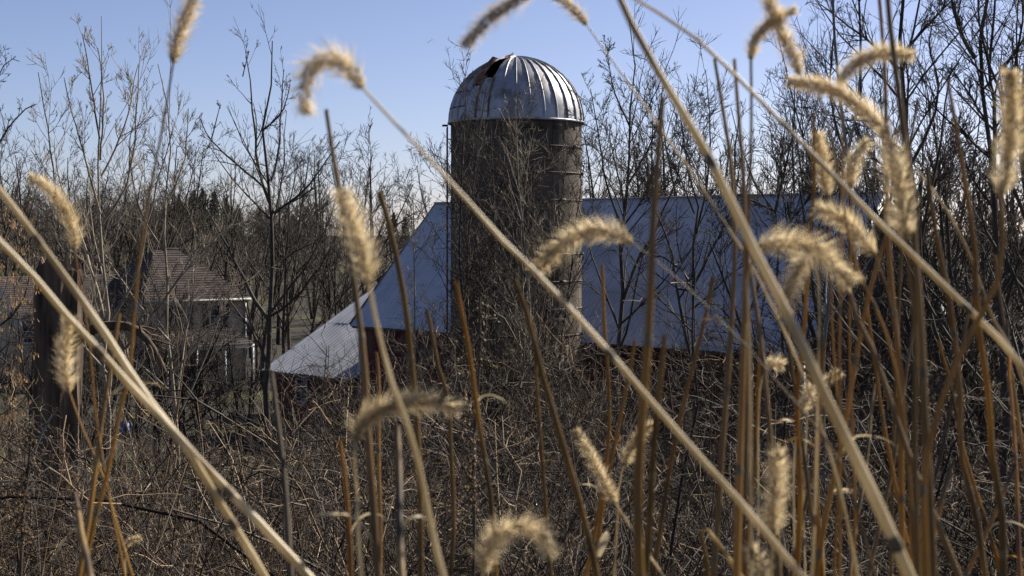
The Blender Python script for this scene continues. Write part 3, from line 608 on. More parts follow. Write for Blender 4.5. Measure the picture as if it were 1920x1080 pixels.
# middle-distance trees, copies of a few shapes
r = np.random.default_rng(77)
MID = [tree_meshes('t', *random_tree(np.random.default_rng(100 + k), 10., .11, 1 + (k % 3), (13, 6, 5), 16, .07, (25, 55), .013, (.38, .45, .5), .2), M['bark']) for k in range(5)]
def row(spec, label, group, name='bare_tree', kinds=MID, base_h=10.):
    for px, tp, Yd in spec:
        b = gpos(px, Yd); h = at(0, tp, Yd)[2] - b[2]
        place(name, label(px) if callable(label) else label, 'tree', kinds[r.integers(len(kinds))], b, r.uniform(0, 6.28), max(.25, h / base_h), group)
row([(x + r.uniform(-12, 12), r.uniform(265, 375), r.uniform(102, 150)) for x in np.linspace(-10, 830, 25)], lambda px: 'leafless tree in the distant row, ' + ('left of the house' if px < 150 else 'rising above the house roof' if px < 420 else 'behind the slender bare tree' if px < 620 else 'above the shed roof'), 'trees behind the house')
row([(x + r.uniform(-12, 12), r.uniform(340, 470), r.uniform(85, 100)) for x in np.linspace(480, 660, 9)], 'low leafless tree in the dark clump between house and shed', 'clump between house and shed')
row([(x + r.uniform(-10, 10), r.uniform(150, 330), r.uniform(74, 98)) for x in np.linspace(1110, 1950, 30)], lambda px: 'leafless tree beyond the barn, ' + ('just right of the silo' if px < 1230 else 'over the middle of its ridge' if px < 1450 else 'over the right end of its ridge' if px < 1680 else 'past its right gable'), 'trees beyond the barn')
row([(x + r.uniform(-10, 10), r.uniform(230, 430), r.uniform(32, 40)) for x in np.linspace(1560, 1960, 15)], 'twiggy leafless tree in the tangle by the barn\'s right gable', 'trees by the right gable')
row([(x + r.uniform(-10, 10), r.uniform(590, 690), r.uniform(60, 74)) for x in np.linspace(120, 470, 11)], 'twiggy bush close in front of the house porch', 'bushes before the porch', 'bare_bush')
row([(x + r.uniform(-14, 14), r.uniform(500, 640), r.uniform(44, 56)) for x in np.linspace(20, 455, 16)], 'low twiggy tree on the slope below the house', 'low trees below the house')
# pines on the far hill
def pine(rr, h=10.):
    TP = np.array([[[0, 0, -.2], [0, 0, h * .5], [0, 0, h]]]); tv = tubes(TP, np.array([[.16, .09, .02]]), 6); a = Acc()
    n_ = 950; s = rr.uniform(.12, 1, n_) ** .85; th = rr.uniform(0, 6.28, n_); lay = np.floor(s * 13) / 13
    rad = (1 - s) ** .75 * h * .34 * np.sqrt(rr.uniform(.08, 1, n_)) * (.75 + .35 * np.sin(lay * 57 + th * 2))
    c = np.c_[rad * np.cos(th), rad * np.sin(th), s * h + rr.normal(0, .12, n_)]; sz = rr.uniform(.22, .5, n_)[:, None]
    u = nrm(rr.normal(size=(n_, 3))); w_ = nrm(np.cross(u, rr.normal(size=(n_, 3)))); w_[:, 2] *= .6
    q_ = np.stack([c - u * sz, c - w_ * sz * .35, c + u * sz, c + w_ * sz * .35], 1).reshape(-1, 3)
    a.add(q_, np.arange(len(q_)).reshape(-1, 4))
    bk = grow(rr, np.c_[np.zeros((30, 2)), rr.uniform(.15, .95, 30) * h], np.c_[rr.normal(size=(30, 2)), np.full(30, .2)], np.full(30, h * .16), 3, 0, .05); a.add(*tubes(bk, np.full((30, 3), .025), 3))
    return mesh('trunk', *tv, M['bark']), mesh('crown', *a.arr(), M['needle'])
PN = [pine(np.random.default_rng(60 + k)) for k in range(3)]
for k, (px, tp, Yd) in enumerate([(285, 385, 225), (312, 372, 215), (335, 366, 232), (362, 362, 210), (380, 356, 222), (402, 360, 214), (424, 372, 228), (446, 386, 220), (488, 392, 240), (500, 402, 232), (232, 392, 230), (205, 388, 222), (258, 384, 236)]):
    b = gpos(px, Yd); h = at(0, tp, Yd)[2] - b[2]; place('pine_tree', 'dark green pine in the grove on the far hilltop', 'pine tree', PN[k % 3], b, k * 1.3, h / 10, 'pines on the far hill')
for px, tp, Yd, lab in ((738, 400, 260, 'lone dark pine on the skyline left of the silo'), (760, 408, 270, 'smaller dark pine beside the lone skyline pine')):
    b = gpos(px, Yd); place('pine_tree', lab, 'pine tree', PN[1], b, px, (at(0, tp, Yd)[2] - b[2]) / 10)
# far wood that reads as one mass
r = np.random.default_rng(9); n_ = 950; Yf = r.uniform(165, 290, n_); xf = (np.where(r.random(n_) < .75, r.uniform(-60, 600, n_), r.uniform(-60, 1980, n_)) - 960) / F * Yf
P = grow(r, np.c_[xf, Yf, ground(xf, Yf) - .1], np.c_[r.normal(0, .06, (n_, 2)), np.ones(n_)], r.uniform(4, 8, n_), 4, .03, .05); R = np.full((n_, 1), .07) * np.linspace(1, .3, 4)
a = Acc(); a.add(*tubes(P, R, 3)); P, R = kids(r, P, R, 7, (.15, 1), (20, 55), .5, 3, .05, .1, .6, .03); a.add(*tubes(P, R, 3)); P, R = kids(r, P, R, 3, (.1, 1), (20, 60), .6, 3, .05, .1, .6, .030); a.add(*tubes(P, R, 3))
tag(link('far_wood', mesh('far_wood', *a.arr(), M['farwood'])), 'leafless far wood covering the hillside beyond the valley', 'wood', kind='stuff')
# contrail, high and far
a = Acc(); c0, c1 = at(800, 81, 6000), at(817, 71, 6000); a.add(*tubes(resample([c0, c0 * .5 + c1 * .5 + [0, 0, .5], c1], 6)[None], np.array([[.5, 1.5, 2, 2.2, 2, .6]]), 6))
tag(link('contrail', mesh('contrail', *a.arr(), M['cloud'])), 'short white aircraft trail in the sky left of the dome', 'contrail')
# bright bundles lying on the lawn
def heap(name, label, cat, px, py, Yd, wpx, hpx, matl, seed):
    rr = np.random.default_rng(seed); g = gpos(px, Yd); wv = wpx / F * Yd / 2; hv = hpx / F * Yd; v = []; n1, n2 = 7, 14
    for i_ in range(n1):
        ph = i_ / (n1 - 1) * math.pi / 2
        for j in range(n2):
            t = j / n2 * 2 * np.pi; q_ = 1 + rr.normal(0, .10); v.append([g[0] + wv * math.cos(ph) * math.cos(t) * q_, g[1] + wv * .8 * math.cos(ph) * math.sin(t) * q_, g[2] - .05 + hv * (math.sin(ph) ** .8) * (1 + rr.normal(0, .07))])
    f = [[i_ * n2 + j, i_ * n2 + (j + 1) % n2, (i_ + 1) * n2 + (j + 1) % n2, (i_ + 1) * n2 + j] for i_ in range(n1 - 1) for j in range(n2)]
    o = link(name, mesh(name, np.array(v) - g, np.array(f), matl), None, g); tag(o, label, cat)
heap('tarp_bundle', 'crumpled blue tarp bundle on the lawn below the house', 'tarp', 233, 812, 64, 26, 24, M['blue'], 1)
heap('rubbish_bag', 'dark bag lying between the blue and green bundles', 'bag', 266, 806, 64.5, 20, 20, M['black'], 2)
heap('tarp_bundle', 'crumpled green tarp bundle on the lawn below the house', 'tarp', 298, 810, 64, 24, 22, M['green'], 3)

# ------------------------------------------------------------------ brush on the slope (nobody could count it)
r = np.random.default_rng(21)
def scatter(n_, y0, y1, power=1.6, margin=1.12):
    yy = (r.uniform(0, 1, n_) * (y1 ** power - y0 ** power) + y0 ** power) ** (1 / power)
    xx = r.uniform(-1, 1, n_) * .36 * yy * margin; return xx, yy
a = Acc()
def canes(n_, y0, y1, Lr, k1, k2, rad, trop, wob, keep=None, clump=True, rm=.003):
    x, y = scatter(n_, y0, y1)
    if clump: m = n_ // 11 + 1; cx, cy = scatter(m, y0, y1); ii = r.integers(0, m, n_); x = cx[ii] + r.normal(0, .55, n_); y = np.maximum(cy[ii] + r.normal(0, .6, n_), y0)
    if keep is not None: q_ = keep(x, y); x, y = x[q_], y[q_]
    n_ = len(x); az = r.uniform(0, 6.28, n_); pxx = x / y * F + 960; Lf = np.where((pxx < 690) & (y > 24), np.where(pxx > 470, .78, .55), 1.); t_ = np.radians(r.uniform(3, 42, n_))
    P = grow(r, np.c_[x, y, ground(x, y) - .05], np.c_[np.sin(t_) * np.cos(az), np.sin(t_) * np.sin(az), np.cos(t_)], r.uniform(*Lr, n_) * Lf, 7, trop, wob)
    R = rad * r.uniform(.6, 1.3, n_)[:, None] * np.linspace(1, .35, 7)[None]
    a.add(*tubes(P, R, 3)); P, R = kids(r, P, R, k1, (.2, 1), (25, 75), .42, 5, -.01, .30, .6, rm, shrink=.4); a.add(*tubes(P, R, 3))
    P, R = kids(r, P, R, k2, (.15, 1), (25, 75), .5, 4, 0, .34, .65, rm * .85, shrink=.3); a.add(*tubes(P, R, 3))
lawn = lambda x, y: ~((y > 52) & (x / y * F + 960 < 500))
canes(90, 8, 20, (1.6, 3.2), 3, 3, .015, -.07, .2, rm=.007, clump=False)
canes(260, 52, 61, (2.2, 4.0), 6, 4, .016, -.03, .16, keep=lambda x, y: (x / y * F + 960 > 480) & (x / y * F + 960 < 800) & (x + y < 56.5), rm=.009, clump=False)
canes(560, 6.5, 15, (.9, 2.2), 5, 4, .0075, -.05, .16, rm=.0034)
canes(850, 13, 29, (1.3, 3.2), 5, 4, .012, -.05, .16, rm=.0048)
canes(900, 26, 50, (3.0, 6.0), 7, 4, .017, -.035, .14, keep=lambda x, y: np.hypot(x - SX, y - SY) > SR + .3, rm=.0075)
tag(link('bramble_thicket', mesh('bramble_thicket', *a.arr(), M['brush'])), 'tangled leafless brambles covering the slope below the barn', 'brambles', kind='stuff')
a = Acc(); x, y = scatter(2600, 6, 34); n_ = len(x)
P = grow(r, np.c_[x, y, ground(x, y) - .05], np.c_[r.normal(0, .16, (n_, 2)), np.ones(n_)], r.uniform(.6, 1.7, n_) * np.clip(y / 14, .75, 1.25), 5, -.01, .05); a.add(*tubes(P, np.full((n_, 1), .0042) * np.linspace(1, .4, 5)[None], 3))
tag(link('dry_stems', mesh('dry_stems', *a.arr(), M['straw_brush'])), 'thin upright dry straw stems among the brambles', 'dry grass', kind='stuff')
a = Acc(); n_ = 3500; y = r.uniform(55, 100, n_); x = (r.uniform(-40, 700, n_) - 960) / F * y
P = grow(r, np.c_[x, y, ground(x, y) - .02], np.c_[r.normal(0, .4, (n_, 2)), np.ones(n_)], r.uniform(.08, .26, n_), 3, -.05, .1); a.add(*tubes(P, np.full((n_, 3), .010), 3))
tag(link('lawn_grass', mesh('lawn_grass', *a.arr(), M['grass'])), 'yellow-green rough grass on the lawn before the house', 'grass', kind='stuff')

# ------------------------------------------------------------------ foreground stalks and foxtails
r = np.random.default_rng(303)
def to_ground(P):
    P = list(P); d = nrm(P[-1] - P[-2])
    while P[-1][2] > ground(P[-1][0], P[-1][1]) - .03:
        d = nrm(d * .86 + np.array([0, .0, -1]) * .14); P.append(P[-1] + d * .08)
        if len(P) > 400: break
    return np.array(P)
def stem_geo(pl, Zd, w0, w1, tilt):
    ypx = np.array([p[1] for p in pl], float); s = np.clip((ypx - ypx[0]) / max(ypx[-1] - ypx[0], 1), 0, 1)
    pts = np.array([at(x, y, Zd * (1 + tilt * (.5 - si))) for (x, y), si in zip(pl, s)])
    L = np.linalg.norm(np.diff(pts, axis=0), axis=1).sum(); P = resample(pts, max(10, int(L / .03)))
    u_ = np.linspace(0, 1, len(P)); ph = abs(hash((round(pl[0][0]), round(pl[0][1])))) % 628 / 100.
    P[:, 0] += (np.sin(u_ * 9 + ph) + .6 * np.abs(np.sin(u_ * 6 + ph * 2))) * .0016 * min(1., L / .5) * np.minimum(1, u_ * 6); nin = len(P); P = to_ground(P)
    R = np.interp(np.arange(len(P)), [0, nin - 1, len(P)], [w0, w1, w1 * 1.05]) * .84 / 2 * Zd / F
    return P, R, nin
def stem_part(t, P, R, matl, blunt, rr, name='stem'):
    R = R * (1 + rr.normal(0, .025, len(R)))
    v, f = tubes(P[None], R[None], 9); f = [list(q_) for q_ in f]
    if blunt:                                   # ragged hollow broken top
        v = v.copy(); v[:9] += nrm(P[0] - P[1]) * rr.uniform(-.2, 1.3, 9)[:, None] * R[0]; c = len(v); v = np.vstack([v, P[1] * .6 + P[0] * .4]); f += [[j, (j + 1) % 9, c] for j in range(9)]
    return part(name, v, f, matl, t, True)
def nodes(t, P, R, nin, rr, first=None):
    s = np.r_[0, np.cumsum(np.linalg.norm(np.diff(P, axis=0), axis=1))]; q_ = rr.uniform(.09, .2) if first is None else first
    while q_ < s[nin - 1]:
        k = min(np.searchsorted(s, q_), len(P) - 2); d = nrm(P[k + 1] - P[k - 1]); rad = R[k]; c = P[k]
        off = np.array([-1.1, -.5, 0, .5, 1.1]) * .0045; pr = np.array([1.02, 1.10, 1.18, 1.09, 1.02]) * rad
        part('node', *tubes((c + off[:, None] * d)[None], pr[None], 9), M['node'], t, True); q_ += rr.uniform(.16, .27)
def dry_leaf(t, P, R, nin, rr, color):
    k = int(rr.uniform(.25, .95) * (nin - 2)) + 1; d = nrm(P[k - 1] - P[k]); az = rr.uniform(0, 6.28); side = np.array([math.cos(az), math.sin(az) * .5, 0]); L = rr.uniform(.035, .08); n = 9; w_ = rr.uniform(.0010, .0020)
    p = P[k] + side * R[k] * .9; v = []; dd = nrm(d * 1.2 + side * .5); tw = rr.uniform(-.5, .5)
    for j in range(n):
        b_ = nrm(np.cross(dd, side + np.array([0, .4, .1]))); b_ = nrm(b_ + np.cross(dd, b_) * tw * j * .5); ww = w_ * (1 - (j / (n - 1)) ** 2 * .93); cup = nrm(np.cross(dd, b_)) * ww * .5
        v += [p - b_ * ww + cup, p, p + b_ * ww + cup]; dd = nrm(dd + side * .12 + np.array([0, 0, -.24]) + rr.normal(0, .09, 3)); p = p + dd * L / (n - 1)
    part('dry_leaf', v, [[i_ * 3 + j, i_ * 3 + j + 1, i_ * 3 + j + 4, i_ * 3 + j + 3] for i_ in range(n - 1) for j in range(2)], M['pale' if rr.random() < .6 else color], t, True)
def stalk(label, color, w0, w1, pl, Zd=None, blunt=True, node=True, name='reed_stalk', cat='stalk'):
    rr = np.random.default_rng(int(pl[0][0] * 7 + pl[0][1]) & 0xffff); Zd = Zd or float(np.clip(20 / w1, .85, 2.4))
    P, R, nin = stem_geo(pl, Zd, w0, w1, rr.uniform(-.12, .12)); t = thing(name, label, cat, P[-1], 'dry stalks in the foreground')
    stem_part(t, P, R, M[color], blunt, rr)
    if node: nodes(t, P, R, nin, rr)
    if node and name == 'reed_stalk':
        for q_ in range(int(rr.random() < .45)): dry_leaf(t, P, R, nin, rr, color)
    return t
def seed_head(t, pl, Zd, wpx, rr):
    pts = np.array([at(x, y, Zd) for x, y in pl]); L = np.linalg.norm(np.diff(pts, axis=0), axis=1).sum(); C = resample(pts, 40); hw = wpx * rr.uniform(1.05, 1.45) / 2 / F * Zd; dens = rr.uniform(.65, 1.15)
    C[:, 1] += np.linspace(0, 1, 40) ** 2 * L * rr.uniform(-.25, .25)
    T = nrm(np.gradient(C, axis=0)); prof = lambda s: np.clip(np.minimum(1, (s + .03) * 7) * (1 - np.clip(s - .55, 0, 1) ** 1.5 * 1.5), .15, 1)
    part('head_axis', *tubes(C[None], (np.linspace(1, .3, 40) * .0011)[None], 5), M['seed'], t, True)
    def basis(s):
        i_ = np.clip((s * 39).astype(int), 0, 38); fr = (s * 39 - i_)[:, None]; c = C[i_] * (1 - fr) + C[i_ + 1] * fr; tg = T[i_]
        u = nrm(np.cross(tg, np.array([.3, 1, .2]))); return c, tg, u, np.cross(tg, u)
    n_ = int(np.clip(L / .10 * 190, 60, 330)); s = (np.arange(n_) + .5) / n_; th = np.arange(n_) * 2.39996 + rr.normal(0, .2, n_); c, tg, u, w_ = basis(s)
    ou = np.cos(th)[:, None] * u + np.sin(th)[:, None] * w_; d = nrm(ou * .9 + tg * .75); pr = prof(s)[:, None]
    p = c + ou * hw * .16 * pr; l = np.minimum(.0030, hw * .3) * (1 + rr.normal(0, .12, (n_, 1))); b_ = nrm(np.cross(d, tg)); e_ = np.cross(d, b_); rw = l * .42
    v = np.stack([p, p + d * l * .5 + b_ * rw, p + d * l * .5 + e_ * rw, p + d * l * .5 - b_ * rw, p + d * l * .5 - e_ * rw, p + d * l], 1).reshape(-1, 3); o_ = np.arange(n_)[:, None, None] * 6
    f = (np.array([[0, 1, 2], [0, 2, 3], [0, 3, 4], [0, 4, 1], [5, 2, 1], [5, 3, 2], [5, 4, 3], [5, 1, 4]])[None] + o_).reshape(-1, 3)
    tag(part('spikelets', v, f, M['seed'], t, True), None, kind='stuff')
    m = int(n_ * 7 * dens); s = np.clip(rr.uniform(0, .99, m) + .012 * np.sin(rr.uniform(0, 40, m)), 0, .99); bare = rr.uniform(.2, .9); s = s[(np.abs(s - bare) > .03) | (rr.random(m) < .35)]; m = len(s); th = rr.uniform(0, 6.283, m); c, tg, u, w_ = basis(s); ou = np.cos(th)[:, None] * u + np.sin(th)[:, None] * w_
    d = nrm(ou + tg * rr.uniform(.35, 1.0, (m, 1)) + rr.normal(0, .12, (m, 3))); p = c + ou * hw * .12; l = hw * 1.12 * prof(s)[:, None] * rr.uniform(.45, 1.15, (m, 1)); b_ = nrm(np.cross(d, rr.normal(size=(m, 3)))) * .00026
    bend = tg * l * .12
    v = np.stack([p - b_, p + b_, p + d * l * .6 + b_ * .7 , p + d * l + bend, p + d * l * .6 - b_ * .7], 1).reshape(-1, 3)
    f = (np.array([[0, 1, 2, 4], [4, 2, 3, 3]])[None] + np.arange(m)[:, None, None] * 5); q4 = f[:, 0]; t3 = f[:, 1, :3]
    fl = np.concatenate([np.stack([q4[:, 0], q4[:, 1], q4[:, 2]], 1), np.stack([q4[:, 0], q4[:, 2], q4[:, 3]], 1), t3])
    return tag(part('bristles', v, fl, M['head'], t), None, kind='stuff')
def foxtail(label, Zd, head, wpx, stem, w0, w1, color='pale', node=True):
    """head: pixels from its base to its tip; stem: from the head's base down"""
    rr = np.random.default_rng(int(abs(head[0][0]) * 5 + abs(head[0][1])) & 0xffff)
    stem = [head[0]] + stem
    pts0 = at(*head[0], Zd)
    P, R, nin = stem_geo(stem, Zd, w0 * .9, w1 * .88, 0.0); s = np.linspace(0, 1, len(P)); P[:, 1] += s ** 2 * rr.uniform(-.10, .10); P[-1][2] = min(P[-1][2], ground(P[-1][0], P[-1][1]) - .03)
    t = thing('foxtail_grass', label, 'foxtail', P[-1], 'foxtail grasses in the foreground')
    stem_part(t, P, R, M[color], False, rr)
    if node: nodes(t, P, R, nin, rr, .22)
    hd = link('seed_head', None, t, WPOS[t.name]); hd.empty_display_size = .05; seed_head(hd, head, Zd, wpx, rr)

stalk('thickest pale straw stalk slanting from the top edge to lower right', 'pale', 16, 28, [(1150, -30), (1215, 110), (1330, 305), (1400, 440), (1480, 590), (1545, 742), (1620, 905), (1710, 1100)], .9, False)
stalk('upper of the two pale crossed stalks slanting down from the left edge', 'pale', 13, 20, [(-60, 280), (0, 358), (60, 440), (130, 535), (203, 637), (257, 718), (333, 817), (393, 883), (493, 990), (590, 1100)], 1.15, False)
stalk('lower of the two pale crossed stalks slanting down from the left edge', 'pale', 12, 19, [(-60, 395), (0, 455), (67, 523), (140, 607), (207, 677), (240, 718), (293, 777), (347, 843), (413, 950), (460, 1017), (515, 1110)], 1.1, False)
stalk('amber broken stalk standing before the house porch', 'amber', 8, 13, [(223, 590), (213, 650), (200, 733), (187, 820), (173, 907), (160, 1003), (147, 1090)], 1.6)
stalk('short blunt stalk at the bottom left corner', 'brown', 11, 16, [(140, 927), (157, 1020), (170, 1090)], 1.3)
stalk('tall dark amber stalk, broken top level with the silo dome\'s rim, right of silo', 'amber', 12, 24, [(1243, 183), (1232, 330), (1220, 480), (1210, 650), (1200, 860), (1197, 1090)], 1.0)
stalk('stalk with broken tip beneath the arched foxtail, passing behind the fat upright foxtail head', 'brown', 10, 19, [(612, 208), (625, 290), (640, 375), (661, 523), (671, 604), (680, 686), (686, 795), (699, 920), (710, 1090)], 1.2)
stalk('kinked stalk with broken tip in front of the barn roof\'s left rake', 'brown', 12, 14, [(712, 362), (738, 450), (757, 550), (762, 590), (770, 690), (779, 791), (788, 939), (790, 1090)], 1.4)
stalk('slim brown stalk whose tip meets the barn\'s near eave left of silo', 'brown', 8, 10, [(801, 583), (822, 683), (840, 745), (844, 865), (851, 995), (844, 1090)], 1.8)
stalk('brown stalk with its tip at the silo\'s left edge', 'amber', 9, 13, [(855, 531), (871, 625), (884, 700), (899, 791), (918, 932), (928, 1090)], 1.5)
stalk('brown leaning stalk with its tip over the silo\'s middle', 'brown', 11, 16, [(966, 527), (993, 612), (1010, 680), (1033, 754), (1066, 873), (1096, 987), (1122, 1095)], 1.3)
stalk('slim upright stalk over the silo just left of its lit strip', 'brown', 6, 10, [(1000, 610), (1005, 680), (1012, 828), (1021, 939), (1034, 1090)], 1.9)
stalk('thick blunt grey-brown stub below the long lower foxtail head', 'brown', 16, 18, [(744, 803), (748, 930), (752, 1090)], 1.1)
stalk('short bright orange stub with a charred-looking tip', 'orange', 9, 12, [(637, 826), (646, 900), (655, 995), (657, 1090)], 1.5)
stalk('thin amber stub left of the kinked stalk', 'amber', 7, 9, [(706, 662), (710, 751), (711, 902), (712, 1090)], 2.0)
stalk('thin amber stalk with its tip just right of the silo\'s lit strip', 'amber', 7, 9, [(1129, 498), (1134, 601), (1140, 716), (1138, 828), (1122, 960), (1098, 1090)], 2.0)
stalk('amber stalk leaning right, below the silo\'s right foot', 'amber', 7, 11, [(1190, 640), (1184, 680), (1155, 810), (1132, 939), (1112, 1090)], 1.7)
stalk('brown stalk leaning right, its tip on the barn roof', 'brown', 8, 12, [(1337, 520), (1315, 619), (1290, 725), (1266, 828), (1245, 930), (1222, 1090)], 1.6)
stalk('thick short brown stalk close beside the tall dark amber stalk', 'brown', 10, 18, [(1246, 632), (1233, 754), (1221, 902), (1208, 1090)], 1.2)
stalk('dark amber stalk, left of the pair whose tips stand level above the barn', 'brown', 8, 14, [(1340, 112), (1357, 233), (1372, 330), (1379, 475), (1372, 600), (1362, 716), (1350, 850), (1336, 1090)], 1.5)
stalk('bright amber stalk, right of the pair whose tips stand level above the barn', 'amber', 8, 17, [(1377, 113), (1383, 200), (1388, 300), (1395, 480), (1395, 600), (1393, 716), (1385, 900), (1376, 1090)], 1.3)
stalk('thin amber stalk with its tip between grey sapling and thick pale stalk', 'amber', 6, 13, [(1525, 213), (1524, 363), (1517, 451), (1510, 600), (1493, 748), (1497, 918), (1493, 1090)], 1.6)
stalk('amber stalk reaching the top edge, left of a dark thicker one', 'amber', 8, 14, [(1646, -30), (1652, 67), (1658, 200), (1662, 300), (1666, 440), (1677, 596), (1683, 690), (1690, 1090)], 1.5, False)
stalk('thick dark brown stalk reaching the top edge with a joint near its top', 'brown', 12, 19, [(1662, -30), (1667, 37), (1677, 133), (1690, 250), (1702, 340), (1714, 470), (1730, 640), (1744, 1090)], 1.15, False)
stalk('amber stalk with blunt tip between the right-hand dark trees', 'amber', 8, 18, [(1777, 152), (1790, 233), (1803, 317), (1822, 420), (1831, 489), (1832, 577), (1841, 656), (1851, 748), (1855, 858), (1876, 961), (1882, 1090)], 1.3)
stalk('thin tan stalk leaning right behind the thick dark brown stalk', 'brown', 5, 8, [(1721, 185), (1710, 250), (1700, 310), (1690, 420), (1680, 700), (1668, 1090)], 2.2)
stalk('brown stalk with tip level with the barn ridge, at far right', 'brown', 9, 15, [(1738, 315), (1748, 394), (1764, 488), (1781, 596), (1790, 672), (1800, 748), (1804, 858), (1829, 961), (1845, 1090)], 1.4)
stalk('slim straw stalk slanting down to the right edge, below the thick slanting one', 'pale', 5, 10, [(1720, 320), (1774, 394), (1819, 480), (1841, 540), (1866, 606), (1895, 655), (1930, 770), (1950, 1000)], 1.7)
stalk('dark amber stalk slanting from the right foxtail cluster to the bottom edge', 'brown', 10, 16, [(1589, 535), (1605, 596), (1627, 640), (1652, 705), (1685, 795), (1719, 893), (1761, 995), (1802, 1095)], 1.3)
stalk('amber stalk leaning right, crossing the dark slanting stalk', 'amber', 8, 14, [(1661, 445), (1633, 540), (1612, 633), (1587, 760), (1574, 846), (1553, 940), (1528, 1090)], 1.5)
stalk('slim orange upright stalk nearest the right edge', 'orange', 7, 10, [(1888, 600), (1893, 705), (1902, 858), (1914, 1090)], 1.9)
stalk('straight orange stalk leaning right at the bottom right corner', 'orange', 7, 10, [(1904, 872), (1868, 956), (1805, 1095)], 1.8)
stalk('short amber stub among the crossing stalks at lower right', 'amber', 9, 11, [(1787, 867), (1770, 918), (1752, 1000), (1745, 1090)], 1.7)
stalk('brown stalk just left of the thickest pale stalk in the lower half', 'brown', 9, 15, [(1402, 480), (1419, 597), (1436, 740), (1446, 833), (1450, 893), (1457, 1090)], 1.35)
stalk('amber stalk standing upright beside the lower right foxtail head', 'amber', 8, 13, [(1545, 640), (1535, 760), (1530, 900), (1540, 1090)], 1.6)
stalk('folded dead stalk with a bright broken bend at the bottom edge', 'pale', 9, 11, [(1327, 994), (1350, 1025), (1388, 1078), (1395, 1100)], 1.4)
stalk('small upright leg of the folded dead stalk at the bottom edge', 'brown', 9, 11, [(1314, 998), (1322, 1040), (1328, 1095)], 1.42)
stalk('dark blurred dead weed stem below the shed\'s left corner', 'dark', 10, 16, [(509, 700), (523, 803), (533, 920), (543, 1040), (546, 1095)], 1.3, node=False, name='weed_stem', cat='weed')
for k in range(9):                             # more stems standing in the right-hand reed bed
    x = [1426, 1470, 1558, 1622, 1640, 1728, 1760, 1822, 1866][k]; tp = [640, 560, 700, 560, 720, 520, 640, 560, 480][k]; ln = [30, -70, 80, -90, 50, 100, -120, 120, -90][k]
    stalk(['slim amber stalk behind the left edge of the reed bed', 'tan stalk leaning left behind the thickest pale stalk', 'tan stalk leaning right below the grey sapling\'s foot', 'slim amber stalk leaning left under the right foxtail cluster', 'short tan stalk in the middle of the reed bed',
           'slim tan stalk leaning right under the tall upright foxtail head', 'amber stalk leaning strongly left in the reed bed\'s right half', 'tan stalk leaning strongly right near the right edge', 'slim amber stalk leaning left near the right edge'][k],
          ['amber', 'brown', 'brown', 'amber', 'brown', 'brown', 'amber', 'brown', 'amber'][k], 6, 10, [(x, tp), (x - ln * .45, (tp + 1090) / 2), (x - ln, 1090)], 1.7 + .08 * k)
# dried weed with seed lumps in front of the silo
def weed(label, pl, Zd, seed):
    rr = np.random.default_rng(seed); P, R, nin = stem_geo(pl, Zd, 5, 8, 0); t = thing('seed_weed', label, 'weed', P[-1], 'dried weeds'); stem_part(t, P, R, M['dark'], False, rr)
    Pk, Rk = kids(rr, P[None, :nin], R[None, :nin], 34, (0, .75), (15, 45), .13, 4, .1, .12, .5, .001, shrink=.2); part('side_twigs', *tubes(Pk, Rk, 4), M['dark'], t)
    a = Acc(); q_ = Pk[:, 1:].reshape(-1, 3); q_ = np.repeat(q_, 3, 0) + rr.normal(0, .006, (len(q_) * 3, 3))
    for c in q_:
        s = rr.uniform(.0018, .0042); d = rr.normal(size=(6, 3)) * .35; o6 = np.array([[1, 0, 0], [0, 1, 0], [-1, 0, 0], [0, -1, 0], [0, 0, 1], [0, 0, -1.]]) + d
        a.add(c + o6 * s, [[0, 1, 4], [1, 2, 4], [2, 3, 4], [3, 0, 4], [1, 0, 5], [2, 1, 5], [3, 2, 5], [0, 3, 5]])
    tag(part('seed_lumps', *a.arr(), M['brown'], t), None, kind='stuff')
weed('dark dried weed with knobbly seeds in front of the silo\'s left side', [(900, 556), (897, 680), (890, 850), (886, 1090)], 3.2, 1)
weed('dark dried weed with knobbly seeds at the lower left', [(62, 770), (50, 900), (42, 1000), (36, 1090)], 3.4, 2)

foxtail('arched foxtail head against open sky left of the silo, on a long slanting stem', .95, [(680, 165), (655, 130), (620, 110), (590, 120), (573, 160), (574, 212)], 62,
        [(715, 203), (760, 250), (850, 345), (940, 450), (1010, 522), (1110, 630), (1190, 720), (1290, 830), (1385, 935), (1515, 1100)], 7, 19)
foxtail('foxtail drooping in from the top edge above the silo, its stem slanting to the right edge', 1.05, [(1010, -22), (975, -2), (940, 20), (905, 50), (873, 90)], 40,
        [(1060, -45), (1120, -38), (1190, 0), (1300, 72), (1400, 165), (1500, 262), (1600, 362), (1700, 462), (1800, 562), (1930, 700), (1990, 850)], 6, 19)
foxtail('tall foxtail head at the top edge on the far left, on a thin curved stem', 1.35, [(325, 118), (333, 80), (350, 30), (372, -15), (385, -50)], 46, [(310, 200), (292, 300), (277, 395), (260, 515), (250, 600), (238, 705), (220, 773), (200, 887), (180, 973), (160, 1090)], 5, 12, 'amber')
foxtail('brownish foxtail head curving left above the dead trunk', 1.6, [(140, 468), (138, 430), (120, 385), (95, 352), (66, 334)], 36, [(148, 520), (158, 590), (170, 690), (178, 770), (205, 930), (235, 1090)], 4, 7, 'amber')
foxtail('upright brownish foxtail head in front of the dead trunk\'s right side', 1.7, [(130, 735), (124, 690), (128, 640), (138, 595)], 36, [(165, 830), (190, 890), (222, 990), (250, 1090)], 4, 7, 'amber')
foxtail('fat upright foxtail head in front of the barn roof\'s left edge', .95, [(692, 533), (682, 480), (665, 420), (645, 362)], 62, [(700, 575), (715, 640), (735, 720), (765, 805), (790, 900), (812, 1000), (838, 1100)], 10, 17)
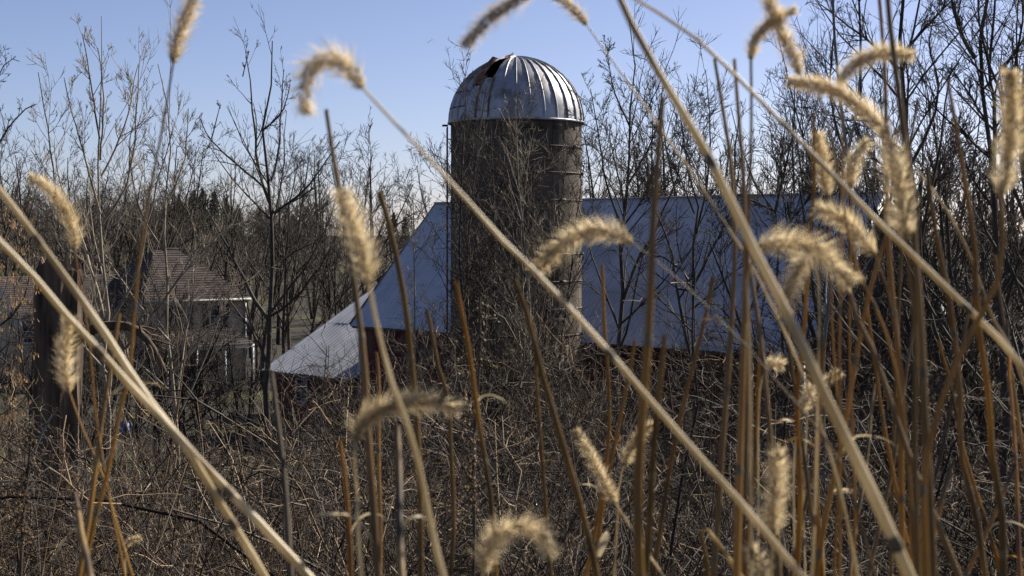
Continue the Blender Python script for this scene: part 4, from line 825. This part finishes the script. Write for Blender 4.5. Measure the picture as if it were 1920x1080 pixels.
foxtail('arched foxtail head crossing the silo\'s lit strip', 1.2, [(1185, 455), (1150, 436), (1110, 433), (1065, 450), (1030, 482), (1004, 512)], 48, [(1224, 485), (1275, 525), (1326, 576), (1386, 638), (1452, 716), (1535, 807), (1590, 895), (1640, 1090)], 3.5, 7, 'brown')
foxtail('long lower foxtail head arching right below the shed', 1.1, [(668, 828), (678, 795), (715, 768), (770, 752), (820, 752), (862, 762)], 58, [(664, 860), (668, 930), (676, 1090)], 6, 10)
foxtail('arched foxtail head at the bottom edge below the silo', 1.1, [(907, 1075), (915, 1030), (945, 995), (985, 988), (1018, 1008), (1034, 1046)], 58, [(905, 1100), (902, 1140)], 6, 9)
foxtail('ragged foxtail head pointing up-left at lower centre', 1.6, [(1155, 946), (1138, 912), (1112, 862), (1080, 808)], 36, [(1188, 998), (1236, 1069), (1260, 1110)], 5, 7)
foxtail('small foxtail head leaning right beside the tall dark amber stalk', 1.8, [(1170, 874), (1182, 845), (1200, 815), (1224, 793)], 32, [(1160, 920), (1152, 1090)], 4, 6)
foxtail('broad foxtail head arching right in front of the barn roof', 1.15, [(1416, 468), (1450, 456), (1490, 456), (1540, 475), (1592, 530)], 56, [(1400, 500), (1402, 620), (1408, 800), (1405, 1090)], 5, 10)
foxtail('hanging foxtail head beneath the broad arching one', 1.3, [(1518, 470), (1500, 500), (1480, 545), (1472, 590)], 44, [(1530, 500), (1536, 640), (1520, 1090)], 4, 8)
foxtail('foxtail tip at the top edge right of the silo, on a thin stem crossing the thick stalk', 1.35, [(1100, 46), (1080, 22), (1055, 2), (1025, -18)], 34, [(1150, 120), (1220, 222), (1304, 337), (1347, 402), (1400, 478), (1450, 580), (1500, 700), (1560, 900), (1600, 1090)], 4, 9)
foxtail('foxtail head leaning right atop a dark straight stem near the top edge', 1.3, [(1408, 112), (1415, 78), (1435, 50), (1460, 32), (1492, 18)], 40, [(1407, 233), (1405, 360), (1403, 520), (1398, 720), (1388, 1090)], 7, 12, 'brown')
foxtail('foxtail head hanging from the top edge, crossing the right-leaning one', 1.3, [(1500, 140), (1485, 100), (1462, 55), (1440, 5), (1430, -25)], 38, [(1533, 180), (1550, 225), (1567, 296), (1582, 373), (1608, 500), (1639, 570), (1668, 650), (1690, 760), (1712, 900), (1730, 1090)], 4, 11, 'amber')
foxtail('foxtail head reaching left across the grey sapling, in the upper right', 1.25, [(1655, 240), (1612, 200), (1570, 172), (1525, 160), (1478, 154)], 40, [(1690, 330), (1712, 450), (1726, 700), (1735, 1090)], 4, 9, 'amber')
foxtail('foxtail head arching right across the paired tall stalks, in the upper right', 1.4, [(1573, 160), (1592, 130), (1620, 110), (1660, 98), (1712, 103)], 38, [(1576, 220), (1580, 420), (1570, 700), (1560, 1090)], 4, 8, 'amber')
foxtail('long upright foxtail head hanging over the thick dark brown stalk', 1.15, [(1700, 452), (1692, 390), (1680, 320), (1658, 240)], 54, [(1706, 520), (1714, 620), (1716, 740), (1724, 1090)], 9, 15, 'brown')
foxtail('short dense foxtail head curving right above the barn\'s right end', 1.6, [(1597, 352), (1596, 325), (1605, 292), (1630, 265)], 38, [(1592, 430), (1592, 560), (1600, 800), (1604, 1090)], 4, 7, 'amber')
foxtail('upright foxtail head touching the grey sapling', 1.6, [(1552, 366), (1548, 330), (1543, 290), (1536, 250)], 34, [(1556, 470), (1562, 620), (1570, 850), (1572, 1090)], 4, 7, 'amber')
foxtail('foxtail head slanting down right over the barn roof\'s right end', 1.35, [(1640, 476), (1615, 448), (1584, 412), (1534, 390)], 42, [(1655, 520), (1672, 580), (1692, 700), (1704, 900), (1708, 1090)], 4, 9, 'amber')
foxtail('large pale foxtail head at the right edge on a bent amber stem', 1.05, [(1876, 366), (1888, 310), (1894, 230), (1884, 138)], 58, [(1880, 430), (1872, 495), (1860, 550), (1798, 672), (1765, 750), (1742, 825), (1727, 900), (1735, 1090)], 12, 16, 'amber')
foxtail('large blurred upright foxtail head at lower right, left of the thickest stalk', 1.15, [(1450, 1005), (1452, 960), (1460, 905), (1466, 852)], 54, [(1448, 1040), (1446, 1100)], 6, 9)
foxtail('foxtail head at the bottom edge by the folded stalk', 1.2, [(1432, 1090), (1425, 1060), (1410, 1025)], 50, [(1440, 1120), (1442, 1160)], 6, 8)
foxtail('small foxtail head below the barn\'s eave, left of the thickest stalk', 2.0, [(1432, 690), (1446, 678), (1468, 684)], 28, [(1425, 740), (1420, 900), (1424, 1090)], 4, 5)
foxtail('small golden foxtail head right of the thickest stalk', 2.0, [(1532, 724), (1550, 712), (1573, 697)], 26, [(1515, 760), (1508, 900), (1512, 1090)], 4, 5)
foxtail('small fluffy foxtail head touching the thickest stalk\'s left side', 1.9, [(1500, 775), (1512, 752), (1524, 726)], 34, [(1490, 830), (1486, 1090)], 4, 5)
foxtail('tiny foxtail head in the brush at lower left', 2.3, [(236, 1026), (246, 1012), (265, 1008)], 17, [(234, 1060), (236, 1100)], 3, 4)
foxtail('tiny foxtail head lying level in the lower right reed bed', 2.3, [(1560, 924), (1578, 920), (1598, 923)], 15, [(1545, 960), (1548, 1100)], 3, 4)
# a pale curled leaf chip catching the sun
P = resample([at(1122, 1044, 1.6), at(1130, 1020, 1.6), at(1139, 996, 1.62)], 6); bl = thing('leaf_blade', 'small bright pale leaf blade catching the sun at bottom centre', 'leaf', to_ground(resample([at(1122, 1044, 1.6), at(1118, 1100, 1.6)], 4))[-1])
st = to_ground(resample([at(1122, 1044, 1.6), at(1118, 1100, 1.6)], 4)); part('stem', *tubes(st[None], np.full((1, len(st)), .0016), 6), M['brown'], bl, True)
v = []
for k, p in enumerate(P): w_ = [.002, .004, .005, .005, .0035, .001][k]; v += [p + [-w_, -.001, 0], p + [0, .0015, 0], p + [w_, -.001, 0]]
part('blade', v, [[i_ * 3 + j, i_ * 3 + j + 1, i_ * 3 + j + 4, i_ * 3 + j + 3] for i_ in range(5) for j in range(2)], M['pale'], bl, True)
print('built in %.1fs' % (time.time() - T_START), len(bpy.data.objects), 'objects')
